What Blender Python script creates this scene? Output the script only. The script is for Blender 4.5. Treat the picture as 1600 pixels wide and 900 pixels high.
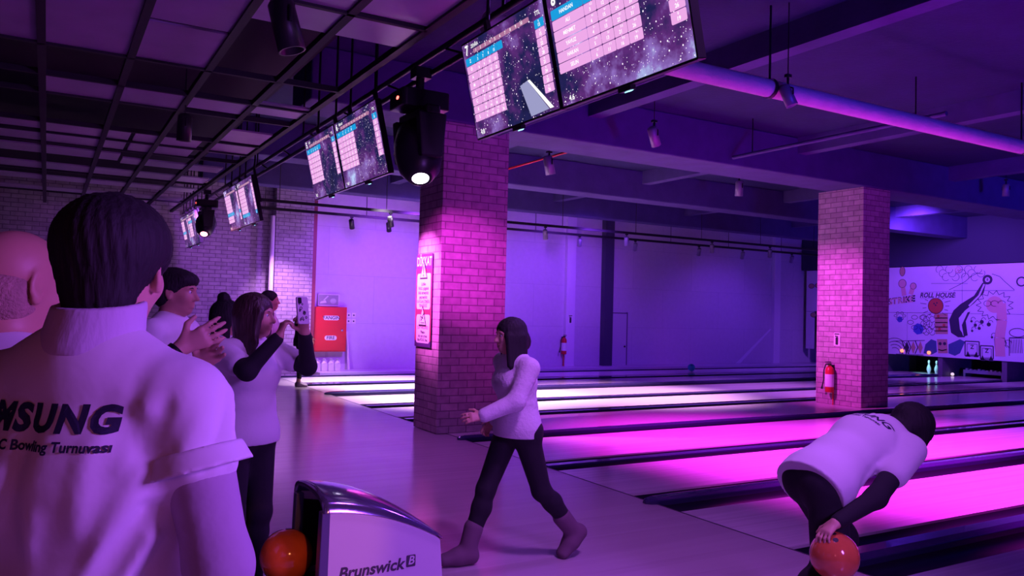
import bpy, math, random
import numpy as np
from mathutils import Vector, Matrix

for _o in list(bpy.data.objects):
    bpy.data.objects.remove(_o, do_unlink=True)
SC = bpy.context.scene
COL = SC.collection
R = math.radians
rng = random.Random(7)

# ------------------------------------------------------------------ camera, world, lights, exposure
EYE = 1.6
YAW, PITCH, ROLL, FPX = R(30.244), R(1.689), R(1.449), 1245.0
def camera():
    cy, sy, cp, sp, cr, sr = (math.cos(YAW), math.sin(YAW), math.cos(PITCH), math.sin(PITCH), math.cos(ROLL), math.sin(ROLL))
    F = Vector((sy*cp, cy*cp, sp)); Rt = Vector((cy, -sy, 0)); U = Rt.cross(F)
    r = Rt*cr + U*sr; u = U*cr - Rt*sr
    cam = bpy.data.cameras.new('camera'); o = bpy.data.objects.new('camera', cam); COL.objects.link(o)
    cam.sensor_width = 36; cam.lens = FPX/1600*36; cam.clip_start = 0.05; cam.clip_end = 200
    o.matrix_world = Matrix(((r.x, u.x, -F.x, 0), (r.y, u.y, -F.y, 0), (r.z, u.z, -F.z, EYE), (0, 0, 0, 1)))
    SC.camera = o
camera()

SC.view_settings.view_transform = 'Standard'
SC.view_settings.look = 'None'
SC.view_settings.gamma = 1
SC.view_settings.use_curve_mapping = False
SC.view_settings.exposure = 0.0
SC.cycles.use_denoising = True
SC.cycles.max_bounces = 6
SC.cycles.sample_clamp_indirect = 6

W = bpy.data.worlds.new('world'); SC.world = W; W.use_nodes = True
W.node_tree.nodes['Background'].inputs[0].default_value = (0.14, 0.05, 0.60, 1)
W.node_tree.nodes['Background'].inputs[1].default_value = 0.022

def light(name, kind, loc, target, power, color, size=0.3, angle=60, blend=0.6):
    l = bpy.data.lights.new(name, kind); o = bpy.data.objects.new(name, l); COL.objects.link(o)
    l.energy = power; l.color = color
    if kind == 'AREA': l.size = size
    else: l.shadow_soft_size = size
    if kind == 'SPOT': l.spot_size = R(angle); l.spot_blend = blend
    o.location = loc
    d = Vector(target) - Vector(loc)
    o.rotation_euler = d.to_track_quat('-Z', 'Y').to_euler()
    return o
MAG = (.95, 0.03, 1.0)
light('lane_wash', 'SPOT', (7.4, 7.2, 4.3), (7.9, 7.4, 0), 2600, MAG, .2, 74, .8)
light('lane_wash', 'SPOT', (7.6, 4.5, 4.3), (8.0, 5.2, 0), 2900, MAG, .2, 72, .8)
light('lane_wash', 'SPOT', (10.4, 6.5, 4.3), (11.0, 6.2, 0), 2300, (.80, .04, 1), .2, 70, .9)
light('lane_wash', 'SPOT', (8.6, 3.4, 4.3), (8.3, 4.0, 0), 1500, MAG, .2, 60, .9)
light('far_lane_wash', 'SPOT', (6.4, 13.2, 4.0), (6.8, 13.4, 0), 4200, (1, .66, 1), .2, 74, .7)
light('far_lane_wash', 'SPOT', (6.2, 16.0, 4.0), (6.2, 16.4, 0), 3200, (.95, .72, 1), .2, 62, .7)
light('far_lane_wash', 'SPOT', (10.2, 12.2, 4.0), (10.2, 12.6, 0), 3400, (.95, .45, 1), .2, 76, .8)
light('far_lane_wash', 'SPOT', (14.5, 11.8, 3.6), (14.5, 12.4, 0), 900, (.6, .16, 1), .2, 84, .9)
light('wall_wash', 'SPOT', (7.2, 15.6, 3.5), (7.0, 19.3, 1.3), 1000, (.32, .05, 1), .3, 115, .9)
light('wall_wash', 'SPOT', (12.0, 15.6, 3.5), (12.2, 19.3, 1.2), 650, (.23, .035, 1), .3, 120, .9)
light('wall_wash', 'SPOT', (19.0, 15.6, 3.5), (19, 19.3, .3), 300, (.19, .04, 1), .3, 96, .9)
light('brick_wall_spot', 'SPOT', (4.4, 17.4, 3.6), (4.9, 19.1, 1.1), 800, (.72, .34, 1), .06, 56, .9)
light('brick_wall_wash', 'SPOT', (2.6, 15.5, 3.3), (2.2, 19.3, 1.6), 300, (.45, .10, 1), .1, 90, .9)
light('pillar_spot', 'SPOT', (2.75, 7.0, 2.8), (4.70, 9.4, 2.15), 700, (.95, .045, 1), .06, 32, .9)
light('pillar_side_spot', 'SPOT', (3.0, 10.0, 3.1), (4.37, 9.72, 1.95), 1200, (1, .15, 1), .06, 44, .8)
light('second_pillar_spot', 'SPOT', (8.6, 10.3, 3.9), (12.8, 9.95, 1.5), 1500, (.95, .07, 1), .06, 40, .8)
light('mural_wash', 'SPOT', (19.0, 12.6, 4.2), (23.2, 13.6, 1.9), 1300, (.30, .075, 1), .3, 110, .8)
light('ball_fill_spot', 'SPOT', (.75, -1.2, 2.5), (.93, 3.3, .58), 170, (1, .30, .12), .05, 9, .6)  # narrow warm spot added to brighten the orange ball
light('pin_deck_lamp', 'SPOT', (23.35, 14.85, .72), (23.85, 14.8, .15), 26, (.35, .85, 1), .02, 90, .6)
light('blue_wash', 'SPOT', (11.0, -1.5, 1.0), (18.5, 3.0, 4.7), 5200, (.06, .03, 1), .3, 90, .9)
light('blue_wash', 'SPOT', (6.5, -2.2, .6), (9.0, 6.0, 4.7), 1500, (.06, .03, 1), .3, 70, .9)
light('crowd_wash', 'AREA', (2.6, -0.5, 2.3), (0.3, 1.6, 1.15), 125, (.42, .11, 1), .7)
light('warm_bar_glow', 'AREA', (-.7, -1.0, 2.1), (.2, 2.6, 1.2), 4.5, (1, .17, .30), .5)
light('crowd_spot', 'SPOT', (5.6, 4.6, 4.4), (0.8, 3.2, 1.2), 420, (.34, .08, 1), .3, 66, .8)
light('approach_wash', 'SPOT', (3.0, 2.2, 4.4), (2.5, 4.6, 0), 480, (.56, .15, 1), .3, 80, .9)
light('approach_wash', 'SPOT', (3.2, 8.6, 4.5), (2.6, 9.0, 0), 260, (.55, .12, 1), .3, 80, .9)

# ------------------------------------------------------------------ materials
def new_mat(name):
    m = bpy.data.materials.new(name); m.use_nodes = True
    return m, m.node_tree, m.node_tree.nodes['Principled BSDF']
MATS = {}
def mat(name, color=(.8, .8, .8), rough=.5, metal=0, noise=0, nscale=8, bump=0, bscale=40, emit=None, estr=0, coat=0, stretch=None):
    if name in MATS: return MATS[name]
    m, nt, b = new_mat(name)
    b.inputs['Base Color'].default_value = (*color, 1)
    b.inputs['Roughness'].default_value = rough
    b.inputs['Metallic'].default_value = metal
    if coat: b.inputs['Coat Weight'].default_value = coat
    if emit:
        b.inputs['Emission Color'].default_value = (*emit, 1); b.inputs['Emission Strength'].default_value = estr
    tc = nt.nodes.new('ShaderNodeTexCoord')
    vec = tc.outputs['Object']
    if stretch:
        mp = nt.nodes.new('ShaderNodeMapping'); mp.inputs['Scale'].default_value = stretch
        nt.links.new(vec, mp.inputs[0]); vec = mp.outputs[0]
    n = nt.nodes.new('ShaderNodeTexNoise'); n.inputs['Scale'].default_value = nscale; n.inputs['Detail'].default_value = 5
    nt.links.new(vec, n.inputs['Vector'])
    if noise:
        mx = nt.nodes.new('ShaderNodeMix'); mx.data_type = 'RGBA'
        mx.inputs[6].default_value = (*[c*(1-noise) for c in color], 1); mx.inputs[7].default_value = (*[min(1, c*(1+noise)) for c in color], 1)
        nt.links.new(n.outputs[0], mx.inputs[0]); nt.links.new(mx.outputs[2], b.inputs['Base Color'])
    if bump:
        n2 = nt.nodes.new('ShaderNodeTexNoise'); n2.inputs['Scale'].default_value = bscale; n2.inputs['Detail'].default_value = 3
        nt.links.new(vec, n2.inputs['Vector'])
        bp = nt.nodes.new('ShaderNodeBump'); bp.inputs['Strength'].default_value = bump; bp.inputs['Distance'].default_value = .02
        nt.links.new(n2.outputs[0], bp.inputs['Height']); nt.links.new(bp.outputs[0], b.inputs['Normal'])
    MATS[name] = m
    return m

def brick_mat(name, c1, c2, mortar, axis, w=.24, h=.085, msize=.006, rough=.8, bump=.6, offset=.5, wear=.5):
    """axis 'x': the face runs along X; 'y': along Y (object coordinates = world)"""
    m, nt, b = new_mat(name)
    tc = nt.nodes.new('ShaderNodeTexCoord'); sp = nt.nodes.new('ShaderNodeSeparateXYZ'); cb = nt.nodes.new('ShaderNodeCombineXYZ')
    nt.links.new(tc.outputs['Object'], sp.inputs[0])
    if axis == 'xy':
        ad = nt.nodes.new('ShaderNodeMath'); ad.operation = 'ADD'
        nt.links.new(sp.outputs[0], ad.inputs[0]); nt.links.new(sp.outputs[1], ad.inputs[1]); nt.links.new(ad.outputs[0], cb.inputs[0])
    else:
        nt.links.new(sp.outputs[0 if axis == 'x' else 1], cb.inputs[0])
    nt.links.new(sp.outputs[2], cb.inputs[1])
    t = nt.nodes.new('ShaderNodeTexBrick'); t.inputs['Scale'].default_value = 1
    t.inputs['Brick Width'].default_value = w; t.inputs['Row Height'].default_value = h; t.inputs['Mortar Size'].default_value = msize
    t.inputs['Mortar Smooth'].default_value = .3; t.offset = offset
    t.inputs['Color1'].default_value = (*c1, 1); t.inputs['Color2'].default_value = (*c2, 1); t.inputs['Mortar'].default_value = (*mortar, 1)
    nt.links.new(cb.outputs[0], t.inputs['Vector'])
    n = nt.nodes.new('ShaderNodeTexNoise'); n.inputs['Scale'].default_value = 9; n.inputs['Detail'].default_value = 6
    nt.links.new(tc.outputs['Object'], n.inputs['Vector'])
    mx = nt.nodes.new('ShaderNodeMix'); mx.data_type = 'RGBA'; mx.blend_type = 'MULTIPLY'; mx.inputs[0].default_value = .55
    nt.links.new(t.outputs['Color'], mx.inputs[6]); nt.links.new(n.outputs['Color'], mx.inputs[7])
    mx2 = nt.nodes.new('ShaderNodeMix'); mx2.data_type = 'RGBA'; mx2.blend_type = 'MULTIPLY'; mx2.inputs[0].default_value = wear
    cr = nt.nodes.new('ShaderNodeValToRGB'); cr.color_ramp.elements[0].position = .3; cr.color_ramp.elements[1].position = .7
    cr.color_ramp.elements[0].color = (.45, .45, .45, 1)
    nt.links.new(n.outputs[0], cr.inputs[0])
    nt.links.new(t.outputs['Color'], mx2.inputs[6]); nt.links.new(cr.outputs[0], mx2.inputs[7])
    nt.links.new(mx2.outputs[2], b.inputs['Base Color'])
    b.inputs['Roughness'].default_value = rough
    sb = nt.nodes.new('ShaderNodeMath'); sb.operation = 'SUBTRACT'
    ms = nt.nodes.new('ShaderNodeMath'); ms.operation = 'MULTIPLY'; ms.inputs[1].default_value = .3
    nt.links.new(n.outputs[0], ms.inputs[0]); nt.links.new(ms.outputs[0], sb.inputs[0]); nt.links.new(t.outputs['Fac'], sb.inputs[1])
    bp = nt.nodes.new('ShaderNodeBump'); bp.inputs['Strength'].default_value = bump; bp.inputs['Distance'].default_value = .012
    nt.links.new(sb.outputs[0], bp.inputs['Height']); nt.links.new(bp.outputs[0], b.inputs['Normal'])
    return m

def lane_mat():
    m, nt, b = new_mat('lane_boards')
    tc = nt.nodes.new('ShaderNodeTexCoord'); mp = nt.nodes.new('ShaderNodeMapping'); mp.inputs['Scale'].default_value = (.25, 36, 1)
    nt.links.new(tc.outputs['Object'], mp.inputs[0])
    v = nt.nodes.new('ShaderNodeTexVoronoi'); v.inputs['Scale'].default_value = 1; nt.links.new(mp.outputs[0], v.inputs['Vector'])
    r = nt.nodes.new('ShaderNodeValToRGB')
    r.color_ramp.elements[0].color = (.64, .55, .60, 1); r.color_ramp.elements[1].color = (.76, .67, .72, 1)
    sp = nt.nodes.new('ShaderNodeSeparateColor'); nt.links.new(v.outputs['Color'], sp.inputs[0]); nt.links.new(sp.outputs[0], r.inputs[0])
    nt.links.new(r.outputs[0], b.inputs['Base Color'])
    b.inputs['Roughness'].default_value = .16
    return m

def approach_mat():
    m, nt, b = new_mat('approach_laminate')
    tc = nt.nodes.new('ShaderNodeTexCoord'); mp = nt.nodes.new('ShaderNodeMapping'); mp.inputs['Scale'].default_value = (.4, 14, 1)
    nt.links.new(tc.outputs['Object'], mp.inputs[0])
    v = nt.nodes.new('ShaderNodeTexVoronoi'); v.inputs['Scale'].default_value = 1; nt.links.new(mp.outputs[0], v.inputs['Vector'])
    r = nt.nodes.new('ShaderNodeValToRGB')
    r.color_ramp.elements[0].color = (.49, .395, .445, 1); r.color_ramp.elements[1].color = (.53, .435, .485, 1)
    sp = nt.nodes.new('ShaderNodeSeparateColor'); nt.links.new(v.outputs['Color'], sp.inputs[0]); nt.links.new(sp.outputs[0], r.inputs[0])
    nt.links.new(r.outputs[0], b.inputs['Base Color'])
    n = nt.nodes.new('ShaderNodeTexNoise'); n.inputs['Scale'].default_value = 1.4; n.inputs['Detail'].default_value = 5
    nt.links.new(tc.outputs['Object'], n.inputs['Vector'])
    mr = nt.nodes.new('ShaderNodeMapRange'); mr.inputs[3].default_value = .10; mr.inputs[4].default_value = .26
    nt.links.new(n.outputs[0], mr.inputs[0]); nt.links.new(mr.outputs[0], b.inputs['Roughness'])
    return m

def galaxy_mat(name, seed, strength=1.0):
    m, nt, b = new_mat(name)
    tc = nt.nodes.new('ShaderNodeTexCoord'); mp = nt.nodes.new('ShaderNodeMapping'); mp.inputs['Location'].default_value = (seed*3.1, seed*1.7, seed)
    nt.links.new(tc.outputs['Object'], mp.inputs[0])
    n = nt.nodes.new('ShaderNodeTexNoise'); n.inputs['Scale'].default_value = 2.6; n.inputs['Detail'].default_value = 6; n.inputs['Roughness'].default_value = .6
    nt.links.new(mp.outputs[0], n.inputs['Vector'])
    r = nt.nodes.new('ShaderNodeValToRGB'); e = r.color_ramp.elements
    e[0].position = .30; e[0].color = (.006, .007, .03, 1); e[1].position = .76; e[1].color = (.50, .75, 1, 1)
    for p, c in ((.43, (.012, .012, .07, 1)), (.53, (.09, .02, .15, 1)), (.62, (.22, .12, .42, 1))):
        x = e.new(p); x.color = c
    nt.links.new(n.outputs[0], r.inputs[0])
    add = None; last = r.outputs[0]
    for sc, th in ((34, .16), (70, .17)):
        v = nt.nodes.new('ShaderNodeTexVoronoi'); v.inputs['Scale'].default_value = sc; nt.links.new(mp.outputs[0], v.inputs['Vector'])
        lt = nt.nodes.new('ShaderNodeMath'); lt.operation = 'LESS_THAN'; lt.inputs[1].default_value = th
        nt.links.new(v.outputs['Distance'], lt.inputs[0])
        sp = nt.nodes.new('ShaderNodeSeparateColor'); nt.links.new(v.outputs['Color'], sp.inputs[0])
        g = nt.nodes.new('ShaderNodeMath'); g.operation = 'GREATER_THAN'; g.inputs[1].default_value = .55; nt.links.new(sp.outputs[0], g.inputs[0])
        mu = nt.nodes.new('ShaderNodeMath'); mu.operation = 'MULTIPLY'; nt.links.new(lt.outputs[0], mu.inputs[0]); nt.links.new(g.outputs[0], mu.inputs[1])
        mx = nt.nodes.new('ShaderNodeMix'); mx.data_type = 'RGBA'; mx.inputs[7].default_value = (.9, .78, .95, 1)
        nt.links.new(mu.outputs[0], mx.inputs[0]); nt.links.new(last, mx.inputs[6]); last = mx.outputs[2]
    nt.links.new(last, b.inputs['Emission Color']); b.inputs['Emission Strength'].default_value = strength
    b.inputs['Base Color'].default_value = (.01, .01, .015, 1); b.inputs['Roughness'].default_value = .25
    return m

# ------------------------------------------------------------------ mesh helpers
class MB:
    def __init__(s): s.v = []; s.f = []; s.m = []; s.sm = []
    def add(s, v, f, m=0, smooth=False):
        o = len(s.v); s.v += [tuple(x) for x in v]
        for q in f: s.f.append(tuple(i+o for i in q)); s.m.append(m); s.sm.append(smooth)
    def box(s, x0, x1, y0, y1, z0, z1, m=0):
        s.add([(x0,y0,z0),(x1,y0,z0),(x1,y1,z0),(x0,y1,z0),(x0,y0,z1),(x1,y0,z1),(x1,y1,z1),(x0,y1,z1)],
              [(0,3,2,1),(4,5,6,7),(0,1,5,4),(1,2,6,5),(2,3,7,6),(3,0,4,7)], m)
    def obox(s, c, ax, half, m=0):
        c = Vector(c); a = [Vector(x).normalized()*h for x, h in zip(ax, half)]
        v = [c + a[0]*i + a[1]*j + a[2]*k for k in (-1, 1) for i, j in ((-1,-1),(1,-1),(1,1),(-1,1))]
        s.add(v, [(0,3,2,1),(4,5,6,7),(0,1,5,4),(1,2,6,5),(2,3,7,6),(3,0,4,7)], m)
    def prism(s, poly, z0, z1, fr=None, m=0):
        """poly: CCW 2D outline extruded z0..z1; fr: function (x,y,z)->point"""
        fr = fr or (lambda x, y, z: (x, y, z)); n = len(poly)
        v = [fr(x, y, z0) for x, y in poly] + [fr(x, y, z1) for x, y in poly]
        f = [tuple(range(n-1, -1, -1)), tuple(range(n, 2*n))] + [(i, (i+1) % n, (i+1) % n + n, i+n) for i in range(n)]
        s.add(v, f, m)
    def tube(s, pts, r, n=10, m=0, caps=True):
        pts = [Vector(p) for p in pts]; rs = r if isinstance(r, (list, tuple)) else [r]*len(pts)
        v = []; f = []; t0 = (pts[1]-pts[0]).normalized()
        up = Vector((0,0,1)) if abs(t0.z) < .9 else Vector((1,0,0))
        for i, p in enumerate(pts):
            t = (pts[min(i+1, len(pts)-1)] - pts[max(i-1, 0)]).normalized()
            a = t.cross(up); a.normalize(); b = t.cross(a)
            for k in range(n):
                q = 2*math.pi*k/n; v.append(p + a*math.cos(q)*rs[i] + b*math.sin(q)*rs[i])
        for i in range(len(pts)-1):
            for k in range(n):
                f.append((i*n+k, i*n+(k+1) % n, (i+1)*n+(k+1) % n, (i+1)*n+k))
        s.add(v, f, m, True)
        if caps:
            s.add(v[:n], [tuple(range(n))], m); s.add(v[-n:], [tuple(range(n-1, -1, -1))], m)
    def lathe(s, prof, n=24, c=(0,0,0), fr=None, m=0):
        fr = fr or (lambda x, y, z: (c[0]+x, c[1]+y, c[2]+z))
        v = []; f = []; k = len(prof)
        for j in range(n):
            a = 2*math.pi*j/n
            for r, z in prof: v.append(fr(r*math.cos(a), r*math.sin(a), z))
        for j in range(n):
            j2 = (j+1) % n
            for i in range(k-1): f.append((j*k+i, j2*k+i, j2*k+i+1, j*k+i+1))
        s.add(v, f, m, True)
    def sphere(s, c, r, n=24, m=0, sc=(1,1,1)):
        prof = [(max(1e-4, math.sin(math.pi*i/(n//2)))*r, -math.cos(math.pi*i/(n//2))*r) for i in range(n//2+1)]
        s.lathe(prof, n, fr=lambda x, y, z: (c[0]+x*sc[0], c[1]+y*sc[1], c[2]+z*sc[2]), m=m)
    def text(s, body, x, y, size, fr, m=0, align='CENTER', bold=0, shear=0, depth=0.0, sx=1.0):
        tv, tf = text_mesh(body, align, bold, shear)
        v = [fr(x + a*size*sx, y + b*size, depth) for a, b in tv]
        s.add(v, tf, m)
    def build(s, name, mats, parent=None, bevel=0, loc=None):
        me = bpy.data.meshes.new(name); me.from_pydata(s.v, [], s.f)
        mats = mats if isinstance(mats, (list, tuple)) else [mats]
        for x in mats: me.materials.append(x)
        me.polygons.foreach_set('material_index', s.m); me.polygons.foreach_set('use_smooth', s.sm); me.update()
        o = bpy.data.objects.new(name, me); COL.objects.link(o)
        if parent: o.parent = parent
        if loc: o.location = loc
        if bevel:
            b = o.modifiers.new('bevel', 'BEVEL'); b.width = bevel; b.segments = 2; b.limit_method = 'ANGLE'
        return o

_TC = {}
def text_mesh(body, align, bold, shear):
    k = (body, align, bold, shear)
    if k in _TC: return _TC[k]
    c = bpy.data.curves.new('text_source', 'FONT'); c.body = body; c.size = 1; c.align_x = align; c.align_y = 'CENTER'
    c.offset = bold; c.shear = shear; c.resolution_u = 3; c.space_character = 1.16 if bold >= .05 else 1.0
    o = bpy.data.objects.new('text_source', c); COL.objects.link(o)
    dg = bpy.context.evaluated_depsgraph_get()
    me = bpy.data.meshes.new_from_object(o.evaluated_get(dg))
    r = ([(p.co.x, p.co.y) for p in me.vertices], [tuple(p.vertices) for p in me.polygons])
    bpy.data.objects.remove(o); bpy.data.curves.remove(c); bpy.data.meshes.remove(me)
    _TC[k] = r
    return r

def tag(o, label, cat, group=None, kind=None):
    o['label'] = label; o['category'] = cat
    if group: o['group'] = group
    if kind: o['kind'] = kind
    return o
def struct(o):
    o['kind'] = 'structure'; return o
def empty(name, loc=(0,0,0), rz=0):
    o = bpy.data.objects.new(name, None); COL.objects.link(o); o.location = loc; o.rotation_euler = (0,0,rz); o.empty_display_size = .1
    return o
def copy_tree(o, parent=None):
    c = o.copy(); COL.objects.link(c)
    if parent: c.parent = parent
    for ch in list(o.children): copy_tree(ch, c)
    return c
def rrect(x0, x1, y0, y1, r, n=4):
    out = []
    for cx, cy, a0 in ((x1-r, y0+r, -90), (x1-r, y1-r, 0), (x0+r, y1-r, 90), (x0+r, y0+r, 180)):
        for i in range(n+1):
            a = R(a0 + 90*i/n); out.append((cx + r*math.cos(a), cy + r*math.sin(a)))
    return out

# ------------------------------------------------------------------ materials used in several places
M_BLACK = mat('black_plastic', (.012, .012, .014), .35)
M_BLACKM = mat('black_metal', (.015, .015, .018), .4, .3)
M_DARKCEIL = mat('dark_painted_concrete', (.014, .014, .085), .85, noise=.35, nscale=2.5, bump=.25, bscale=18)
M_BEAM = mat('painted_beam_concrete', (.065, .045, .18), .8, noise=.3, nscale=3, bump=.25, bscale=14)
M_WHITE = mat('white_plastic', (.8, .8, .8), .4)
M_CHROME = mat('chrome', (.75, .75, .78), .15, 1)
M_RED = mat('red_enamel', (.62, .02, .03), .35)
M_INK = mat('black_ink', (.015, .015, .02), .6)
M_PURWALL = brick_mat('painted_block_wall', (.62, .56, .66), (.59, .53, .64), (.50, .45, .56), 'x', w=2.4, h=1.2, msize=.008, rough=.75, bump=.12, wear=.12)
M_BRICKX = brick_mat('brick_slips_pillar', (.58, .42, .48), (.46, .32, .38), (.27, .17, .23), 'xy', w=.25, h=.098, msize=.008)
M_BRICKW = brick_mat('pale_brick_slips', (.46, .38, .46), (.36, .29, .37), (.20, .15, .21), 'xy', w=.26, h=.092, msize=.009)

# ================================================================== THE SETTING
APX = 4.53            # foul line
b = MB(); b.box(-9, APX, -4, 19.4, -.12, 0); struct(b.build('floor', approach_mat()))
b = MB(); b.box(APX, 26, -4, 19.4, -.30, -.13); struct(b.build('trim_lane_bed', mat('lane_bed', (.02, .02, .03), .6)))
b = MB(); b.box(5.6, 25.5, 19.35, 19.6, -.12, 4.75)
struct(b.build('wall_far', M_PURWALL))
b = MB(); b.box(-9, 4.6, 19.3, 19.6, -.12, 4.75); b.box(4.6, 5.5, 19.0, 19.6, -.12, 4.75)
struct(b.build('wall_brick', M_BRICKW))
b = MB(); b.box(5.5, 5.6, 19.05, 19.6, 0, 4.75); struct(b.build('trim_corner_post', mat('oxblood_paint', (.22, .03, .05), .5)))
b = MB(); b.box(25.2, 25.5, -4, 19.35, -.12, 4.75); struct(b.build('wall_lane_end', mat('dark_pit_wall', (.02, .018, .05), .8)))
b = MB(); b.box(-9.2, -9, -4, 19.6, -.12, 4.75); struct(b.build('wall_left', M_BRICKW))
b = MB(); b.box(-9, 25.5, -4, 19.6, 4.7, 4.9); struct(b.build('ceiling', M_DARKCEIL))
# pilasters and door on the far wall
b = MB(); b.box(13.05, 13.36, 19.22, 19.35, 0, 4.7); struct(b.build('trim_pale_pilaster', mat('lilac_paint', (.75, .68, .80), .6)))
b = MB(); b.box(14.38, 14.70, 19.15, 19.35, 0, 4.7); struct(b.build('trim_dark_pilaster', mat('dark_navy_paint', (.05, .04, .09), .7)))
b = MB(); b.box(21.72, 22.02, 19.22, 19.35, 0, 4.7); struct(b.build('trim_end_pilaster', MATS['lilac_paint']))
b = MB(); b.box(14.72, 15.36, 19.315, 19.35, 0, 1.62); d1 = struct(b.build('door_1', mat('painted_door', (.55, .49, .60), .6), bevel=.004))
b = MB(); b.box(15.36, 15.39, 19.31, 19.35, 0, 1.66); b.box(14.72, 15.39, 19.31, 19.35, 1.62, 1.65); b.build('door_frame', mat('door_gap', (.12, .09, .16), .7), d1)
b = MB(); b.sphere((15.28, 19.29, .62), .03, 12); b.build('door_handle', M_BLACKM, d1)
# faint pale diagonal stripe across the far wall's corner
b = MB(); b.add([(20.0, 19.345, 0.02), (20.22, 19.345, 0.02), (21.75, 19.345, 1.22), (21.65, 19.345, 1.22)], [(0,1,2,3)]); struct(b.build('trim_wall_stripe', mat('pale_stripe', (.75, .72, .82), .5)))
# concrete beams over the lanes and brick pillars carrying the first of them
def beam(name, y0, y1, z0, x0=2.6, x1=25.2):
    b = MB(); b.box(x0, x1, y0, y1, z0, 4.7); return struct(b.build(name, M_BEAM, bevel=.02))
beam('trim_pillar_beam', 9.28, 10.12, 4.05)
beam('trim_middle_beam', 13.4, 13.9, 4.08)
beam('trim_far_beam', 16.9, 17.3, 4.12)
for x in (6.6, 11.0, 15.4, 19.8):
    b = MB(); b.box(x, x+.22, -3.5, 19.35, 4.42, 4.7); struct(b.build('trim_joist', M_BEAM))
for x0, x1, y1 in ((4.37, 5.34, 10.07), (12.84, 13.62, 10.32)):
    b = MB(); b.box(x0, x1, 9.33, y1, .006, 4.05); struct(b.build('trim_brick_pillar', M_BRICKX, bevel=.008))

# ------------------------------------------------------------------ lanes
M_LANE = lane_mat()
LANES = [(16.72, 17.92), (14.66, 15.88), (12.70, 13.92), (11.05, 12.12), (7.27, 8.62), (5.62, 6.76), (3.86, 4.95), (2.02, 3.10)]
NAMES = ['bowling lane nearest the purple far wall', 'second bowling lane out from the purple far wall', 'third bowling lane out from the purple far wall',
         'fourth bowling lane from the far wall, just behind the brick pillars', 'magenta lit bowling lane just in front of the brick pillars',
         'second magenta lit bowling lane in front of the brick pillars', 'magenta lit bowling lane just beyond the bending bowler',
         'darker bowling lane nearest the camera, beside the bending bowler']
for (y0, y1), nm in zip(LANES, NAMES):
    b = MB(); b.box(APX+.006, 24.3, y0, y1, -.125, 0)
    tag(b.build('bowling_lane', M_LANE), nm, 'bowling lane', 'bowling lanes')
b = MB(); b.box(APX+.006, 24.3, 9.06, 10.48, -.125, .004)
tag(b.build('lane_platform', mat('pale_laminate', (.70, .58, .62), .22, noise=.06)), 'pale strip of flooring between lanes that the two brick pillars stand on', 'platform')
M_GUT = mat('gutter_black', (.012, .010, .022), .4)
M_CAP = mat('divider_cap_plastic', (.035, .028, .10), .16, coat=.5)
def divider(y0, y1, capped, label):
    root = empty('lane_divider', (APX, (y0+y1)/2, 0)); w = y1-y0; g = min(.25, w*.38)
    tag(root, label, 'lane divider', 'dividers between lanes')
    for a, c in ((-w/2, -w/2+g), (w/2-g, w/2)):
        b = MB(); n = 8; v = []; f = []; L = 18.6
        for x in (0.01, L):
            for i in range(n+1):
                t = math.pi*i/n; v.append((x, (a+c)/2 - math.cos(t)*(c-a)/2, -.012 - math.sin(t)*.085))
        for i in range(n): f.append((i, i+n+1, i+n+2, i+1))
        b.add(v, f, 0, True)
        b.build('gutter', M_GUT, root)
    a, c = -w/2+g, w/2-g; b = MB()
    if capped:
        h = .055; x0 = -.10; r = (c-a)/2
        prof = [(a, -.12), (c, -.12), (c, h*.55), (c-.25*(c-a), h), (a+.25*(c-a), h), (a, h*.55)]
        xs = [x0, x0+.03, x0+.10, x0+.25, 18.6]; ks = [.25, .6, .88, 1, 1]
        v = []
        for x, k in zip(xs, ks):
            for (y, z) in prof: v.append((x, y*k, z if z < 0 else z*(.5+.5*k)))
        n = len(prof); f = [tuple(range(n-1, -1, -1)), tuple(range(4*n, 5*n))]
        for i in range(4):
            for j in range(n): f.append((i*n+j, i*n+(j+1) % n, (i+1)*n+(j+1) % n, (i+1)*n+j))
        b.add([(p[0], p[1], max(p[2], .001) if p[0] < 0 else p[2]) for p in v], f, 0)
    else:
        b.box(.01, 18.6, a, c, -.12, .012)
    b.build('cap', M_CAP, root, bevel=.006)
divider(17.94, 18.5, False, 'dark gutter strip along the foot of the purple far wall')
divider(15.90, 16.70, False, 'divider between the two lanes nearest the far wall')
divider(13.94, 14.64, True, 'raised divider with rounded end between the second and third lanes from the wall')
divider(12.14, 12.68, False, 'divider between the third and fourth lanes from the wall')
divider(10.50, 11.03, False, 'dark gutter strip behind the brick pillars')
divider(8.64, 9.04, True, 'raised divider starting at the near foot of the big brick pillar')
divider(6.78, 7.25, False, 'divider that starts just right of the walking woman')
divider(4.97, 5.60, True, 'raised divider with a rounded end just left of the bending bowler')
divider(3.12, 3.84, True, 'wide raised divider passing behind the legs of the bending bowler')
b = MB(); b.box(APX-.012, APX+.004, -4, 18.5, -.02, .0015); struct(b.build('trim_foul_line', mat('seam_dark', (.05, .03, .06), .5)))
b = MB(); b.box(5.62, 24.3, 18.53, 19.34, -.13, .05); struct(b.build('trim_wall_kerb', mat('lilac_kerb', (.6, .52, .66), .35), bevel=.01))

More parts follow.
